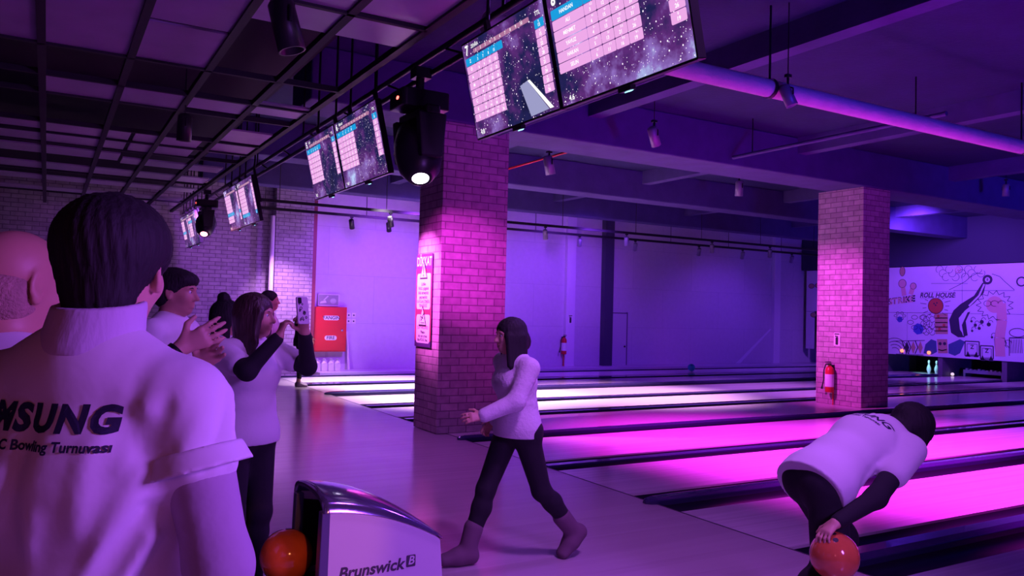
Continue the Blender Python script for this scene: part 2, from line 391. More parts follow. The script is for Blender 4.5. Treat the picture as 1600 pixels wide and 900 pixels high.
# ------------------------------------------------------------------ ceiling over the crowd: hung grid with lilac tiles
def zray(px, py, z):
    # where the measured sight line meets the height z (used only to read positions off the photograph)
    m = SC.camera.matrix_world.to_3x3(); d = m @ Vector((px-800, 450-py, -FPX)); t = (z-EYE)/d.z
    return d.x*t, d.y*t
GZ = 3.62
b = MB(); b.box(-9, 2.32, -4, 19.3, 4.2, 4.25); struct(b.build('ceiling_dark_sheet', mat('sheet_black', (.012, .009, .018), .9)))  # black sheet added above the grid, stands in for the shade in open cells
M_TILE = mat('lilac_ceiling_tile', (.34, .26, .42), .35, noise=.25, nscale=3)
b = MB()
tiles = [(-.72,-.12,5.3,7.2), (-1.9,-.8,5.3,8.9), (-.08,.5,5.3,7.22), (.55,1.1,5.0,6.15), (.55,1.1,6.22,7.2), (1.16,1.7,4.3,5.75), (1.75,2.28,3.6,5.2), (1.75,2.28,5.25,5.75),
         (-.08,1.1,8.22,8.9), (1.16,1.72,8.22,8.75), (1.75,2.28,8.1,8.6), (-1.9,-.12,10.4,10.9), (-.08,.8,10.5,11.0), (.85,1.6,10.5,11.0), (-1.9,-.12,11.1,11.7), (-.08,.8,11.1,11.8), (.85,1.6,11.1,11.8),
         (1.72,2.25,9.6,10.3), (1.72,2.25,10.5,11.2), (-1.9,.8,12.1,12.7), (.85,2.2,12.4,12.9), (-1.9,2.2,13.6,14.2), (-1.9,2.2,15.0,15.5), (-1.9,2.2,16.5,17.0), (-5,-2,5.5,9.0), (-5,-2,10.4,11.6), (-5,-2,12.6,14)]
for x0, x1, y0, y1 in tiles: b.box(x0, x1, y0, y1, GZ, GZ+.02)
struct(b.build('ceiling_tiles', M_TILE))
b = MB()
for x in (-5.3, -2.0, -.11, .525, 1.13, 1.73, 2.3): b.box(x-.03, x+.03, 1.5, 19, GZ-.02, GZ+.03)
for y in [5.25, 7.22, 8.2, 8.92, 10.38, 11.05, 11.75, 14.3, 17.1]: b.box(-5.3, 2.3, y-.02, y+.02, GZ-.02, GZ+.03)
struct(b.build('ceiling_grid', mat('grid_black', (.008, .006, .012), .6)))

# ================================================================== OBJECTS
# ------------------------------------------------------------------ scoring monitors on their rail
M_CELL = mat('score_cell_pink', (.02, .02, .02), .3, emit=(.86, .40, .82), estr=1.0)
M_CELLH = mat('score_header_mauve', (.02, .02, .02), .3, emit=(.55, .22, .42), estr=.8)
M_CELLB = mat('score_cell_blue', (.02, .02, .02), .3, emit=(.01, .36, .78), estr=.95)
M_TXT = mat('score_white', (.02, .02, .02), .3, emit=(1, 1, 1), estr=1.1)
M_LANEPIC = mat('score_lane_picture', (.02, .02, .02), .3, emit=(.42, .42, .72), estr=.8)
M_LED = mat('status_light', (.1, .1, .1), .3, emit=(.3, .9, 1), estr=2.5)
TILT = R(13)
MW, MH, MX = 1.03, .645, 2.42
def monitor(y_left, num, rows, label, names=None, seed=1, blue=0, y_right=None, title='ZEHRA', short=False):
    w = (y_left - y_right) if y_right else MW
    st, ct = math.sin(TILT), math.cos(TILT)
    root = empty('scoring_monitor'); tag(root, label, 'monitor', 'scoring monitors on the rail')
    yc = y_left - w/2
    root.matrix_world = Matrix(((0, -st, -ct, MX), (-1, 0, 0, yc), (0, ct, -st, 3.07), (0, 0, 0, 1)))
    b = MB(); b.prism(rrect(-w/2, w/2, -MH/2, MH/2, .008, 2), -.05, 0); b.box(-w/2+.15, w/2-.15, -MH/2+.1, MH/2-.1, -.09, -.05)
    b.build('casing', M_BLACK, root)
    iw, ih = w-.02, MH-.024
    b = MB(); b.add([(-iw/2, -ih/2, .001), (iw/2, -ih/2, .001), (iw/2, ih/2, .001), (-iw/2, ih/2, .001)], [(0,1,2,3)])
    b.build('screen', galaxy_mat('galaxy_%d' % num, seed, 1.25), root)
    X = lambda u: -iw/2 + u*iw
    Y = lambda v: -ih/2 + v*ih
    t = MB(); tx = MB(); fr = lambda x, y, z: (x, y, .004)
    def cell(u0, u1, v0, v1, m):
        t.prism(rrect(X(u0)+.0022, X(u1)-.0022, Y(v0)+.0022, Y(v1)-.0022, .006, 2), .001, .003, m=m)
    nm_w = .30 if names else .15
    if not short: cell(.14 if not names else .32, .84, .865, .915, 1)
    n = len(rows); top = .85; rh = (.085 if not names else .095)
    cw = .072 if not names else .10
    for i, r in enumerate(rows):
        v1 = top - i*rh; v0 = v1 - rh
        mm = 2 if i == blue else 0
        cell(.02, nm_w, v0, v1, mm)
        tx.text(r[0], X((.02+nm_w)/2), Y((v0+v1)/2), .030, fr, bold=.015)
        nc = 5 if i == blue else 4
        for j in range(nc):
            cell(nm_w + j*cw, nm_w + (j+1)*cw, v0, v1, mm)
            if j < 4:
                tx.text(r[1][j], X(nm_w + (j+.5)*cw), Y(v0 + rh*.34), .026, fr, bold=.015)
                tx.text(r[2][j], X(nm_w + (j+.62)*cw), Y(v0 + rh*.76), .016, fr, bold=.015)
        cell(.885, .985, v0, v1, mm)
        tx.text('0', X(.935), Y(v0+rh*.74), .018, fr, bold=.015); tx.text(r[3], X(.935), Y(v0+rh*.34), .027, fr, bold=.02)
    if not short:
        for j in range(10): tx.text(str(j+1), X((.18 if not names else .35) + j*(.064 if not names else .05)), Y(.89), .026, fr, bold=.01)
    tx.text(str(num), X(.06), Y(.925), .085, fr, bold=.03)
    tx.text(title, X(.17), Y(.945), .032, fr, bold=.01)
    tx.text('TTL', X(.935), Y(.90), .034, fr, bold=.015)
    tx.text('4.%d' % (8 if num == 7 else 6 if num == 8 else num), X(.09), Y(.05), .042, fr, bold=.02)
    if num == 7:
        t.add([(X(.63), Y(.34), .002), (X(.72), Y(.36), .002), (X(.90), Y(.03), .002), (X(.70), Y(.02), .002)], [(0,3,2,1)], 3)
        t.add([(X(.72), Y(.36), .0022), (X(.745), Y(.36), .0022), (X(.95), Y(.03), .0022), (X(.91), Y(.03), .0022)], [(0,3,2,1)], 4)
    t.build('score_table', [M_CELL, M_CELLH, M_CELLB, M_LANEPIC, M_TXT], root)
    tx.build('score_lettering', M_TXT, root)
    b = MB(); b.box(-.05, .05, -MH/2-.022, -MH/2, -.04, -.005); b.build('sensor_housing', M_BLACK, root)
    b = MB(); b.prism([(-.035, -.012), (.0, -.020), (.035, -.012), (0, -.004)], 0, .003, lambda x, y, z: (x, -MH/2-.022-z, -.02+y*1.2)); b.build('status_light', M_LED, root)
    for x in (-w*.3, w*.3):
        b = MB(); b.box(x-.02, x+.02, -.05, MH/2+.10, -.12, -.09); b.build('bracket', M_BLACKM, root)
        b = MB(); b.tube([(x, MH/2+.05, -.105), (x, MH/2+.05 + 1.32*ct, -.105 - 1.32*st)], .012, 6); b.build('ceiling_rod', M_BLACKM, root)
    return root
def rows(ls, seed):
    r = random.Random(seed); out = []
    for l in ls:
        a = 0; tot = []; sm = []
        for j in range(4): a += r.randint(3, 9); tot.append(str(a)); sm.append('%d %s' % (r.randint(0, 9), r.choice(['-', '/', '1', '2', '5'])))
        out.append((l, tot, sm, str(a)))
    return out
r7 = [('Z', ['3','7','8','15'], ['3','4','1','7'], '15'), ('O', ['6','9','15','15'], ['6','3','6','-'], '15'), ('A', ['5','10','13','22'], ['5','5','3','9'], '22'),
      ('M', ['6','12','20','28'], ['6','6','8','8'], '28')] + rows(['B', 'C', 'K', 'S'], 3)
monitor(4.79, 7, r7, 'scoring monitor numbered 7 beside the largest monitor at top centre', seed=1, y_right=3.77)
monitor(3.75, 8, rows(['HANDAN', 'ALI', 'MEHMET', 'YAVUZ', 'HAKAN', 'SELIN'], 5), 'scoring monitor numbered 8 with full player names, nearest the camera', names=True, seed=2.6, y_right=2.66)
monitor(8.58, 5, rows(list('EDAGHKL'), 6), 'scoring monitor numbered 5, left of the middle pair', seed=1, y_right=7.58, title='ELIF')
monitor(7.56, 6, rows(list('FTSMONP'), 8), 'scoring monitor numbered 6 beside the black moving head lamp', seed=1.3, y_right=6.42, title='FERHAT')
monitor(13.2, 3, rows(list('CBAKLMNO'), 9), 'far scoring monitor numbered 3, next to monitor 4 in the third pair', seed=2, blue=5, y_right=12.2, title='CAN')
monitor(12.18, 4, rows(list('RSTUVYZA'), 10), 'far scoring monitor numbered 4, right one of the third pair', seed=3, blue=7, y_right=11.2, title='RANA')
monitor(17.9, 1, rows(list('DEFGHIJ'), 11), 'farthest scoring monitor numbered 1, at the end of the rail', seed=4, blue=4, y_right=17.05, title='DERYA')
monitor(17.03, 2, rows(list('KLMNPRS'), 12), 'farthest pair, scoring monitor numbered 2 with a blue second row', seed=5, blue=1, y_right=16.1, title='KEMAL')

# rail that carries the monitors
root = empty('monitor_rail', (2.60, 0, 3.5)); tag(root, 'long black twin rail that carries the scoring monitors', 'rail')
for z in (0, .12):
    b = MB(); b.tube([(-.02 - z*.3, 1.2, z-.02), (-.02 - z*.3, 19.0, z-.02)], .024, 8); b.build('rail_tube', M_BLACKM, root)
for y in np.arange(1.6, 19, 1.2):
    b = MB(); b.tube([(-.02, y, -.02), (-.056, y+.3, .10)], .010, 6); b.build('strut', M_BLACKM, root)
for y in np.arange(2.2, 19, 2.4):
    b = MB(); b.tube([(-.04, y, .1), (-.04, y, 1.2)], .012, 6); b.build('hanger', M_BLACKM, root)

# ------------------------------------------------------------------ moving head lamps
def moving_head(loc, label, s=1.0, aim=(-.25, -.55, -1), lens=(.95, .85, 1), estr=9, led=(1, .05, .04)):
    root = empty('moving_head_lamp', loc); tag(root, label, 'stage lamp', 'moving head lamps on the rail'); root.scale = (s, s, s)
    b = MB(); b.prism(rrect(-.17, .17, -.13, .13, .03), 0, .12); b.build('base', M_BLACK, root, bevel=.01)
    b = MB(); b.lathe([(.012, .005), (.012, 0), (.0005, -.001)], 10, (-.17, -.02, .06), fr=lambda x, y, z: (-.171 + z, -.03+y*1.8, .06+x)); b.build('indicator_light', mat('red_led', (.2, 0, 0), .3, emit=led, estr=12), root)
    b = MB()
    b.prism([(-.24, -.06), (.24, -.06), (.24, .0), (-.24, .0)], -.05, .05, lambda x, y, z: (z, x, y))
    for q in (-1, 1):
        b.prism([(-.075, -.34), (.075, -.34), (.10, -.05), (-.10, -.05)], q*.20-.035, q*.20+.035, lambda x, y, z: (x, z, y))
    b.build('yoke', M_BLACK, root, bevel=.012)
    d = Vector(aim).normalized(); q = d.to_track_quat('Z', 'Y'); c = Vector((0, 0, -.27))
    fr = lambda x, y, z: c + q @ Vector((x, y, z))
    b = MB(); b.lathe([(.001, -.22), (.08, -.22), (.13, -.17), (.160, -.05), (.158, .06), (.135, .16), (.085, .23), (.062, .240), (.056, .232)], 28, fr=fr)
    hd = b.build('lamp_head', M_BLACK, root)
    b = MB()
    for k in range(3): b.obox(fr(0, 0, 0), (q @ Vector((1, 0, 0)), q @ Vector((0, 1, 0)), d), (.157, .06, .008)) if k == 0 else b.obox(fr(0, 0, -.035*k), (q @ Vector((1, 0, 0)), q @ Vector((0, 1, 0)), d), (.157-.006*k, .06, .008))
    b.build('vent', M_BLACKM, hd)
    b = MB(); b.lathe([(.001, .240), (.04, .239), (.056, .236)], 24, fr=fr); b.build('lens', mat('lens_glow_%d' % int(s*100+estr), (.5, .5, .5), .2, emit=lens, estr=estr), hd)
    b = MB(); b.tube([(0, 0, .12), (0, 0, .27)], .03, 8); b.box(-.05, .06, -.05, .05, .22, .29); b.build('clamp', M_BLACKM, root)
    return root
moving_head((2.5, 5.82, 3.17), 'large black moving head lamp hung beside the brick pillar, lens lit', 1.18, aim=(-.12, -.50, -.86))
moving_head((2.35, 14.7, 3.28), 'small black moving head lamp between the two farthest monitor pairs', 1.05, aim=(-.2, -.6, -.8), lens=(1, .25, .4), estr=10)

# ------------------------------------------------------------------ spotlights hung from the ceiling and from the wall tracks
def track(y, z, x0, x1, label):
    root = empty('lighting_track', ((x0+x1)/2, y, z)); tag(root, label, 'lighting track')
    L = (x1-x0)/2; b = MB(); b.box(-L, L, -.03, .03, -.03, .03); b.build('rail', M_BLACKM, root)
    k = -L + .4
    while k < L:
        b = MB(); b.tube([(k, 0, .03), (k, 0, 4.7-z)], .008, 6); b.build('hanger', M_BLACKM, root); k += 2.3
track(17.55, 3.70, 3.6, 22.5, 'lower black lighting track running in front of the purple wall')
track(16.3, 3.71, 3.6, 22.5, 'second black lighting track, nearer the camera than the first')
def to_ceiling(o, z, top=4.7, x=0, y=0):
    b = MB(); b.tube([(x, y, 0), (x, y, top-z)], .006, 6); b.build('ceiling_rod', M_BLACKM, o)
M_SPOT = mat('spot_body', (.20, .18, .26), .4, .2)
def spot(x, y, z, label, drop=.12, aim=(.2, .3, -1), s=1.0, m=None, lens=None):
    root = empty('track_spotlight', (x, y, z)); tag(root, label, 'spotlight', 'small spotlights under the ceiling')
    m = m or M_SPOT
    d = Vector(aim).normalized(); q = d.to_track_quat('Z', 'Y'); c = Vector((0, 0, -drop-.06*s))
    b = MB(); b.tube([(0, 0, 0), (0, 0, -drop)], .012*s, 8); b.box(-.03*s, .03*s, -.02*s, .02*s, -.03, 0); b.build('stem', M_BLACKM, root)
    fr = lambda xx, yy, zz: c + q @ Vector((xx*s, yy*s, zz*s))
    b = MB(); b.lathe([(.001, -.11), (.04, -.11), (.055, -.09), (.058, .11), (.048, .11), (.044, .09), (.001, .085)], 18, fr=fr); b.build('lamp_can', m, root)
    b = MB(); b.tube([c + Vector((0, .065*s, .0)), c + Vector((0, .065*s, .06*s)), c + Vector((0, 0, .09*s)), c + Vector((0, -.065*s, .06*s)), c + Vector((0, -.065*s, 0))], .008*s, 6); b.build('bracket', M_BLACKM, root)
    if lens:
        b = MB(); b.lathe([(.001, .092), (.044, .092)], 16, fr=fr); b.build('lens', mat('lens_red', (.2, 0, 0), .3, emit=lens, estr=5), root)
    return root
def at_y(px, py, Y):
    m = SC.camera.matrix_world.to_3x3(); d = m @ Vector((px-800, 450-py, -FPX)); t = Y/d.y
    return d.x*t, EYE + d.z*t
lab1 = ['above the fire cabinet corner', 'above the pale wall beside the fire cabinet', 'just right of the big brick pillar', 'over the far wall fire extinguisher', 'at the dark pilaster of the far wall', 'beyond the dark pilaster', 'toward the far end of the wall', 'at the far right end of the wall']
for x, l in zip((5.95, 6.85, 9.75, 12.3, 14.2, 16.6, 18.4, 20.6), lab1):
    spot(x, 17.55, 3.67, 'small spotlight on the lower wall track, ' + l, .10, aim=(.35, .6, -1), m=M_BLACKM if x < 8 else None, s=1.05)
lab2 = ['left of the big brick pillar', 'right of the woman\'s head above the wall', 'above the dark pilaster', 'above the green ball', 'near the second brick pillar']
for x, l in zip((6.4, 10.4, 12.9, 15.9, 18.2), lab2):
    spot(x, 16.3, 3.68, 'small spotlight on the nearer wall track, ' + l, .12, aim=(.3, .3, -1), m=M_BLACKM if x < 8 else None, s=1.1)
for (px, py, Y, l, a, sc) in ((858, 250, 11.6, 'pale blue-lit spotlight can hung behind the pillar beam, left one', (.25, 0, -1), 1.5), (1155, 288, 11.6, 'pale blue-lit spotlight can hung behind the pillar beam, right one', (.05, .1, -1), 1.4),
                         (1022, 205, 8.3, 'dark spotlight hung in front of the pillar beam', (.5, .2, -.8), 1.2), (1231, 140, 5.35, 'dark spotlight clamped to the lit ceiling pipe', (.3, -.3, -1), 1.0),
                         (1572, 292, 8.6, 'dark spotlight hung near the right end of the beam', (.1, .1, -1), 1.1)):
    x, z = at_y(px, py, Y)
    zz = min(z+.15, 4.5); to_ceiling(spot(x, Y, zz, l, .15, aim=a, s=sc), zz)
x, z = at_y(448, 5, 5.0); o1 = spot(x, 5.0, z, 'black spotlight hung from the ceiling grid above the crowd', .05, aim=(.25, -.1, -1), s=1.5, m=M_BLACKM)
to_ceiling(o1, z, 4.2)
x, z = at_y(289, 180, 8.6); o1 = spot(x, 8.6, z, 'black spotlight with a red glowing tip above the crowd', .05, aim=(0, .1, -1), s=1.25, m=M_BLACKM, lens=(1, .2, .25))
to_ceiling(o1, z, 4.2)

# ------------------------------------------------------------------ pipes
b = MB(); b.tube([(2.9, 5.5, 3.87), (24.5, 5.5, 3.87)], .088, 16)
root = empty('ceiling_pipe', (12, 5.5, 3.87)); tag(root, 'thick pale pipe under the ceiling lit from below', 'pipe')
p = b.build('pipe_run', mat('pale_insulation', (.55, .45, .55), .6, noise=.2, nscale=5, bump=.3, bscale=25), root); p.location = (-12, -5.5, -3.87)
for x in (6.1, 10.7, 15.5, 20):
    b = MB(); b.tube([(x-12, 0, .09), (x-12, 0, .83)], .012, 6); b.lathe([(.10, -.02), (.10, .02)], 16, fr=lambda a, c, z: (x-12+z, a, c)); b.build('hanger', M_BLACKM, root)
for i, (x, z, y0, y1, l) in enumerate(((7.62, 4.36, 10.3, 16.8, 'thin red sprinkler pipe under the ceiling behind the pillar beam'), (5.75, 4.30, 10.3, 13.3, 'short thin red sprinkler pipe above the big brick pillar'))):
    b = MB(); b.tube([(x, y0, z), (x, y1, z)], .022, 8); o = tag(b.build('sprinkler_pipe', M_RED), l, 'pipe')
    for y in (y0+.3, y1-.3): b = MB(); b.tube([(x, y, z), (x, y, 4.7)], .010, 6); b.build('hanger', M_BLACKM, o)
for x, z, y0, y1, l in ((9.4, 4.15, 5.7, 9.2, 'thin dark conduit joining the pale pipe to the pillar beam'), (5.1, 3.95, 5.7, 9.2, 'thin dark conduit just right of the nearest monitors')):
    b = MB(); b.tube([(x, y0, z), (x, y1, z)], .03, 8); o = tag(b.build('conduit', M_BEAM), l, 'conduit')
    for y in (y0+.4, y1-.4): b = MB(); b.tube([(x, y, z), (x, y, 4.7)], .010, 6); b.build('hanger', M_BLACKM, o)
b = MB(); b.tube([(4.5, 18.9, 0), (4.5, 18.9, 3.7)], .055, 14)
tag(b.build('downpipe', mat('white_pipe', (.8, .75, .8), .4)), 'pale vertical downpipe at the corner of the brick wall', 'pipe')

# ------------------------------------------------------------------ things on and at the far wall
root = empty('fire_cabinet', (6.03, 19.35, .5)); tag(root, 'red YANGIN fire hose cabinet on the far wall beside the brick', 'fire cabinet')
b = MB(); b.box(-.42, .42, -.18, 0, 0, 1.1); b.build('body', M_RED, root, bevel=.006)
b = MB(); b.box(-.395, .395, -.196, -.181, .025, 1.075); dr = b.build('door', M_RED, root, bevel=.004)
for z, t in ((.83, 'YANGIN'), (.34, 'FIRE')):
    w = .20 if t == 'YANGIN' else .15
    b = MB(); b.prism(rrect(-w, w, -.055, .055, .05), .197, .199, lambda x, y, q: (x+.02, -q, z+y), m=0)
    b.text(t, .02, z, .115, lambda x, y, q: (x, -.2005, y), 1, bold=.02); b.build('sign_plate', [M_WHITE, M_INK], dr)
b = MB(); b.lathe([(.03, .0), (.03, .02), (.001, .022)], 14, fr=lambda x, y, z: (.30+x, -.196-z, .53+y)); b.build('lock', M_CHROME, dr)
root = empty('notice_board', (6.02, 19.35, 1.66)); tag(root, 'small framed picture leaning on top of the red fire cabinet', 'picture')
b = MB(); b.box(-.27, .27, -.04, -.01, -.04, .26); b.build('frame', mat('pale_frame', (.7, .66, .72), .5), root)
b = MB(); b.box(-.245, .245, -.044, -.041, -.015, .235, 0)
fr = lambda x, y, z: (x, -.0455, y)
b.prism([(-.22, 0.02), (-.05, .04), (-.08, .10), (-.20, .07)], 0, .0004, lambda x, y, z: (x, -.0445-z, y), 1)
b.prism(rrect(.04, .19, .02, .15, .06), 0, .0004, lambda x, y, z: (x, -.0445-z, y), 2)
b.prism([(-.14, .10), (-.11, .10), (.0, .20), (-.03, .22)], 0, .0006, lambda x, y, z: (x, -.0445-z, y), 1)
b.build('picture', [mat('grey_print', (.28, .26, .30), .5), mat('pale_print', (.6, .58, .62), .5), mat('mid_print', (.45, .43, .47), .5)], root)
root = empty('socket_plate', (6.62, 19.35, 1.33)); tag(root, 'double row white wall socket beside the red fire cabinet', 'socket')
for z in (-.075, .075):
    for x in (-.065, .065):
        b = MB(); b.box(x-.055, x+.055, -.015, 0, z-.06, z+.06, 0); b.lathe([(.022, .0155), (.001, .0155)], 10, fr=lambda a, c, q: (x+a, -q, z+c), m=1); b.build('socket', [M_WHITE, M_INK], root)
b = MB(); b.tube([(6.50, 19.28, 1.0), (6.53, 19.25, .5), (6.56, 19.2, .02)], .028, 10)
tag(b.build('drain_pipe', MATS['white_pipe']), 'thin white pipe down the wall right of the fire cabinet', 'pipe')
def jug(x, y, label):
    root = empty('white_jug', (x, y, .05)); tag(root, label, 'jug', 'white jugs under the fire cabinet')
    b = MB(); b.prism(rrect(-.068, .068, -.05, .05, .025), 0, .19); b.lathe([(.06, .19), (.05, .215), (.028, .235), (.026, .26)], 16); b.build('body', M_WHITE, root, bevel=.008)
    b = MB(); b.lathe([(.032, .26), (.032, .295), (.001, .30)], 14); b.build('cap', mat('grey_cap', (.35, .33, .38), .5), root)
    b = MB(); b.tube([(.05, 0, .20), (.065, 0, .25), (.02, 0, .255)], .01, 6); b.build('handle', M_WHITE, root)
for x, l in ((5.66, 'white jug half hidden behind the far bystander, leftmost of four'), (5.83, 'white jug on the kerb under the red cabinet, second of four'), (6.0, 'white jug on the kerb under the red cabinet, third of four'), (6.16, 'white jug on the kerb, rightmost of four')):
    jug(x, 18.9, l)

def extinguisher(loc, rz, label, s=1.0):
    root = empty('fire_extinguisher', loc, rz); tag(root, label, 'fire extinguisher'); root.scale = (s, s, s)
    b = MB(); b.lathe([(.001, 0), (.07, 0), (.078, .015), (.078, .40), (.06, .45), (.03, .475), (.022, .50)], 22); b.build('cylinder', M_RED, root)
    b = MB(); b.lathe([(.0795, .10), (.0795, .33)], 22); b.build('label_band', M_WHITE, root)
    b = MB(); b.box(-.025, .025, -.02, .02, .49, .53); b.box(-.012, .012, -.12, .02, .545, .56); b.box(-.012, .012, -.10, .02, .515, .527); b.build('valve', M_BLACK, root)
    b = MB(); b.tube([(-.02, 0, .51), (-.08, -.01, .50), (-.115, -.01, .40), (-.12, -.01, .22), (-.15, -.01, .10)], .011, 8); b.tube([(-.15, -.01, .10), (-.16, -.01, .05)], [.012, .022], 8); b.build('hose', M_BLACK, root)
    b = MB(); b.box(-.03, .03, .07, .10, .25, .5); b.build('wall_bracket', M_BLACKM, root)
extinguisher((13.02, 19.25, .40), 0, 'red fire extinguisher on the purple far wall', 1.0)
extinguisher((12.735, 9.93, .24), -math.pi/2, 'red fire extinguisher hung on the second brick pillar', 1.02)
b = MB(); b.tube([(12.80, 9.90, .005), (12.80, 9.90, .245)], .012, 8); tag(b.build('extinguisher_stand', M_RED), 'thin red post below the extinguisher on the brick pillar', 'post')
b = MB(); b.tube([(13.03, 19.28, .05), (13.03, 19.28, .40)], .014, 8); tag(b.build('extinguisher_stand', M_RED), 'thin red post below the extinguisher on the far wall', 'post')
def ext_sign(fr, label):
    b = MB(); b.prism([(-.05, -.10), (.05, -.10), (.05, .10), (-.05, .10)], 0, .004, fr, 0)
    b.prism(rrect(-.022, .022, -.085, .03, .012), .004, .005, fr, 1); b.prism([(-.03, .035), (.02, .03), (.02, .045), (-.03, .055)], .004, .005, fr, 1)
    b.prism([(-.04, .068), (.04, .068), (.04, .085), (-.04, .085)], .004, .005, fr, 1)
    tag(b.build('extinguisher_sign', [M_WHITE, M_INK]), label, 'sign')
ext_sign(lambda x, y, z: (13.2+x*1.5, 19.215-z, 1.42+y*1.3), 'small white extinguisher sign on the pale pilaster of the far wall')
ext_sign(lambda x, y, z: (12.836-z, 9.855-x*1.35, 1.235+y*1.25), 'small white extinguisher sign on the second brick pillar')

# ------------------------------------------------------------------ DİKKAT warning sign on the big pillar
root = empty('warning_sign', (4.36, 9.80, 1.72)); tag(root, 'tall DİKKAT warning sign on the left face of the big brick pillar', 'sign')
F = lambda x, y, z: (-z, -x, y)
W2 = .255
b = MB(); b.prism([(-W2, -.62), (W2, -.62), (W2, .62), (-W2, .62)], 0, .012, F, 0)
b.prism([(-W2, -.54), (W2, -.54), (W2, .42), (-W2, .42)], .012, .0125, F, 1)
b.build('board', [mat('sign_violet', (.09, .03, .16), .5), mat('sign_red', (.62, .04, .08), .5)], root)
b = MB(); b.prism(rrect(-.215, .225, -.12, .36, .04), .0125, .015, F, 0); b.prism(rrect(-.205, .225, -.57, -.19, .04), .0125, .015, F, 0); b.build('white_panel', M_WHITE, root)
b = MB()
b.text('DİKKAT', 0, .515, .165, lambda x, y, z: F(x, y, .0135), 0, bold=.03, sx=.78)
for i, t in enumerate(['Lütfen', 'FAUL çizgisini', 'ihlal etmeyiniz', 'geçmeyiniz']): b.text(t, 0, .215-i*.058, .058, lambda x, y, z: F(x, y, .016), 1, bold=.03)
for i, t in enumerate(['KAYGAN ZEMİN', 'TEHLİKESİ']): b.text(t, 0, -.02-i*.055, .055, lambda x, y, z: F(x, y, .016), 2, bold=.025)
b.text('SLIP HAZARD', .01, -.365, .06, lambda x, y, z: F(x, y, .016), 2, bold=.02)
for i, t in enumerate(['Please', 'do not cross', 'the FOUL line.']): b.text(t, .01, -.425-i*.052, .055, lambda x, y, z: F(x, y, .016), 1, bold=.03)
b.build('sign_lettering', [M_WHITE, M_INK, mat('sign_red_ink', (.6, .03, .05), .5)], root)
for zc, h, k in ((.40, .23, 0), (-.22, .25, 1)):
    b = MB(); b.prism([(-.125, zc-h*.5), (.125, zc-h*.5), (0, zc+h*.62)], .016, .019, F, 1); b.prism([(-.10, zc-h*.42), (.10, zc-h*.42), (0, zc+h*.46)], .019, .021, F, 0)
    if k == 0: b.text('!', 0, zc-.02, .19, lambda x, y, z: F(x, y, .022), 1, bold=.02)
    else:
        b.prism([(-.05, zc-.05), (-.035, zc-.065), (.05, zc+.04), (.035, zc+.05)], .021, .0225, F, 1); b.prism([(-.06, zc-.005), (.03, zc-.03), (.03, zc-.015), (-.06, zc+.012)], .021, .0225, F, 1); b.prism([(-.06, zc-.085), (.07, zc-.085), (.07, zc-.075), (-.06, zc-.075)], .021, .0225, F, 1)
    b.build('warning_triangle', [M_WHITE, M_INK], root)

# ------------------------------------------------------------------ mural masking unit over the pins, and the pins
MUX = 23.2
root = empty('mural_panel_wall', (MUX, 14, .56)); tag(root, 'doodle mural with a red ball and winding dark road over the pin decks', 'mural')
G = lambda u, v, z=0: (-z, 5.1-u, v)          # u metres from the left end, v metres up
M_MUR = mat('mural_white', (.62, .56, .70), .6, noise=.12, nscale=1.2)
for (u0, u1, v0, v1) in ((0, 5.55, 1.32, 2.74), (5.56, 12, 1.32, 2.74), (0, .33, .0, 1.31), (.5, 3.82, 0, 1.31), (3.84, 12, 0, 1.31)):
    b = MB(); b.prism([(u0, v0), (u1, v0), (u1, v1), (u0, v1)], -.05, 0, lambda x, y, z: G(x, y, z)); b.build('mural_board', M_MUR, root, bevel=.004)
M_DOO = [mat('mural_ink', (.03, .02, .06), .6), mat('mural_tan', (.46, .26, .20), .6), mat('mural_blue', (.06, .08, .45), .6), mat('mural_teal', (.05, .09, .22), .6), mat('mural_red', (.45, .06, .05), .6), M_MUR, mat('mural_flesh', (.62, .34, .36), .6)]
d = MB()
def poly(pts, m, lift=.002): d.prism(pts, 0, lift, lambda x, y, z: G(x, y, z), m)
def line(pts, w=.018, m=0, lift=.003):
    for (xa, ya), (xb, yb) in zip(pts, pts[1:]):
        L = math.hypot(xb-xa, yb-ya) or 1e-6; nx, ny = -(yb-ya)/L*w/2, (xb-xa)/L*w/2
        poly([(xa-nx, ya-ny), (xb-nx, yb-ny), (xb+nx, yb+ny), (xa+nx, ya+ny)], m, lift)
def disc(cx, cy, r, m, n=22, lift=.002, ry=None): poly([(cx + r*math.cos(2*math.pi*i/n), cy + (ry or r)*math.sin(2*math.pi*i/n)) for i in range(n)], m, lift)
def ring(cx, cy, r, w=.018, m=0, n=20, a0=0, a1=360, ry=None): line([(cx + r*math.cos(R(a0+(a1-a0)*i/n)), cy + (ry or r)*math.sin(R(a0+(a1-a0)*i/n))) for i in range(n+1)], w, m)
def mp(px, py):
    # photograph position -> mural metres (read-off helper)
    m = SC.camera.matrix_world.to_3x3(); q = m @ Vector((px-800, 450-py, -FPX)); t = MUX/q.x
    return 5.1 - (q.y*t - 14), EYE + q.z*t - .56
P = lambda *a: [mp(x, y) for x, y in a]
poly(P((1443,468),(1490,466),(1492,455),(1441,457))[::1], 5, .002)
def ccw(p):
    a = sum(x0*y1-x1*y0 for (x0, y0), (x1, y1) in zip(p, p[1:]+p[:1])); return p if a > 0 else p[::-1]
def zone(pts, m, lift=.002): poly(ccw(P(*pts)), m, lift)
def stroke(pts, w=.02, m=0): line(P(*pts), w, m)
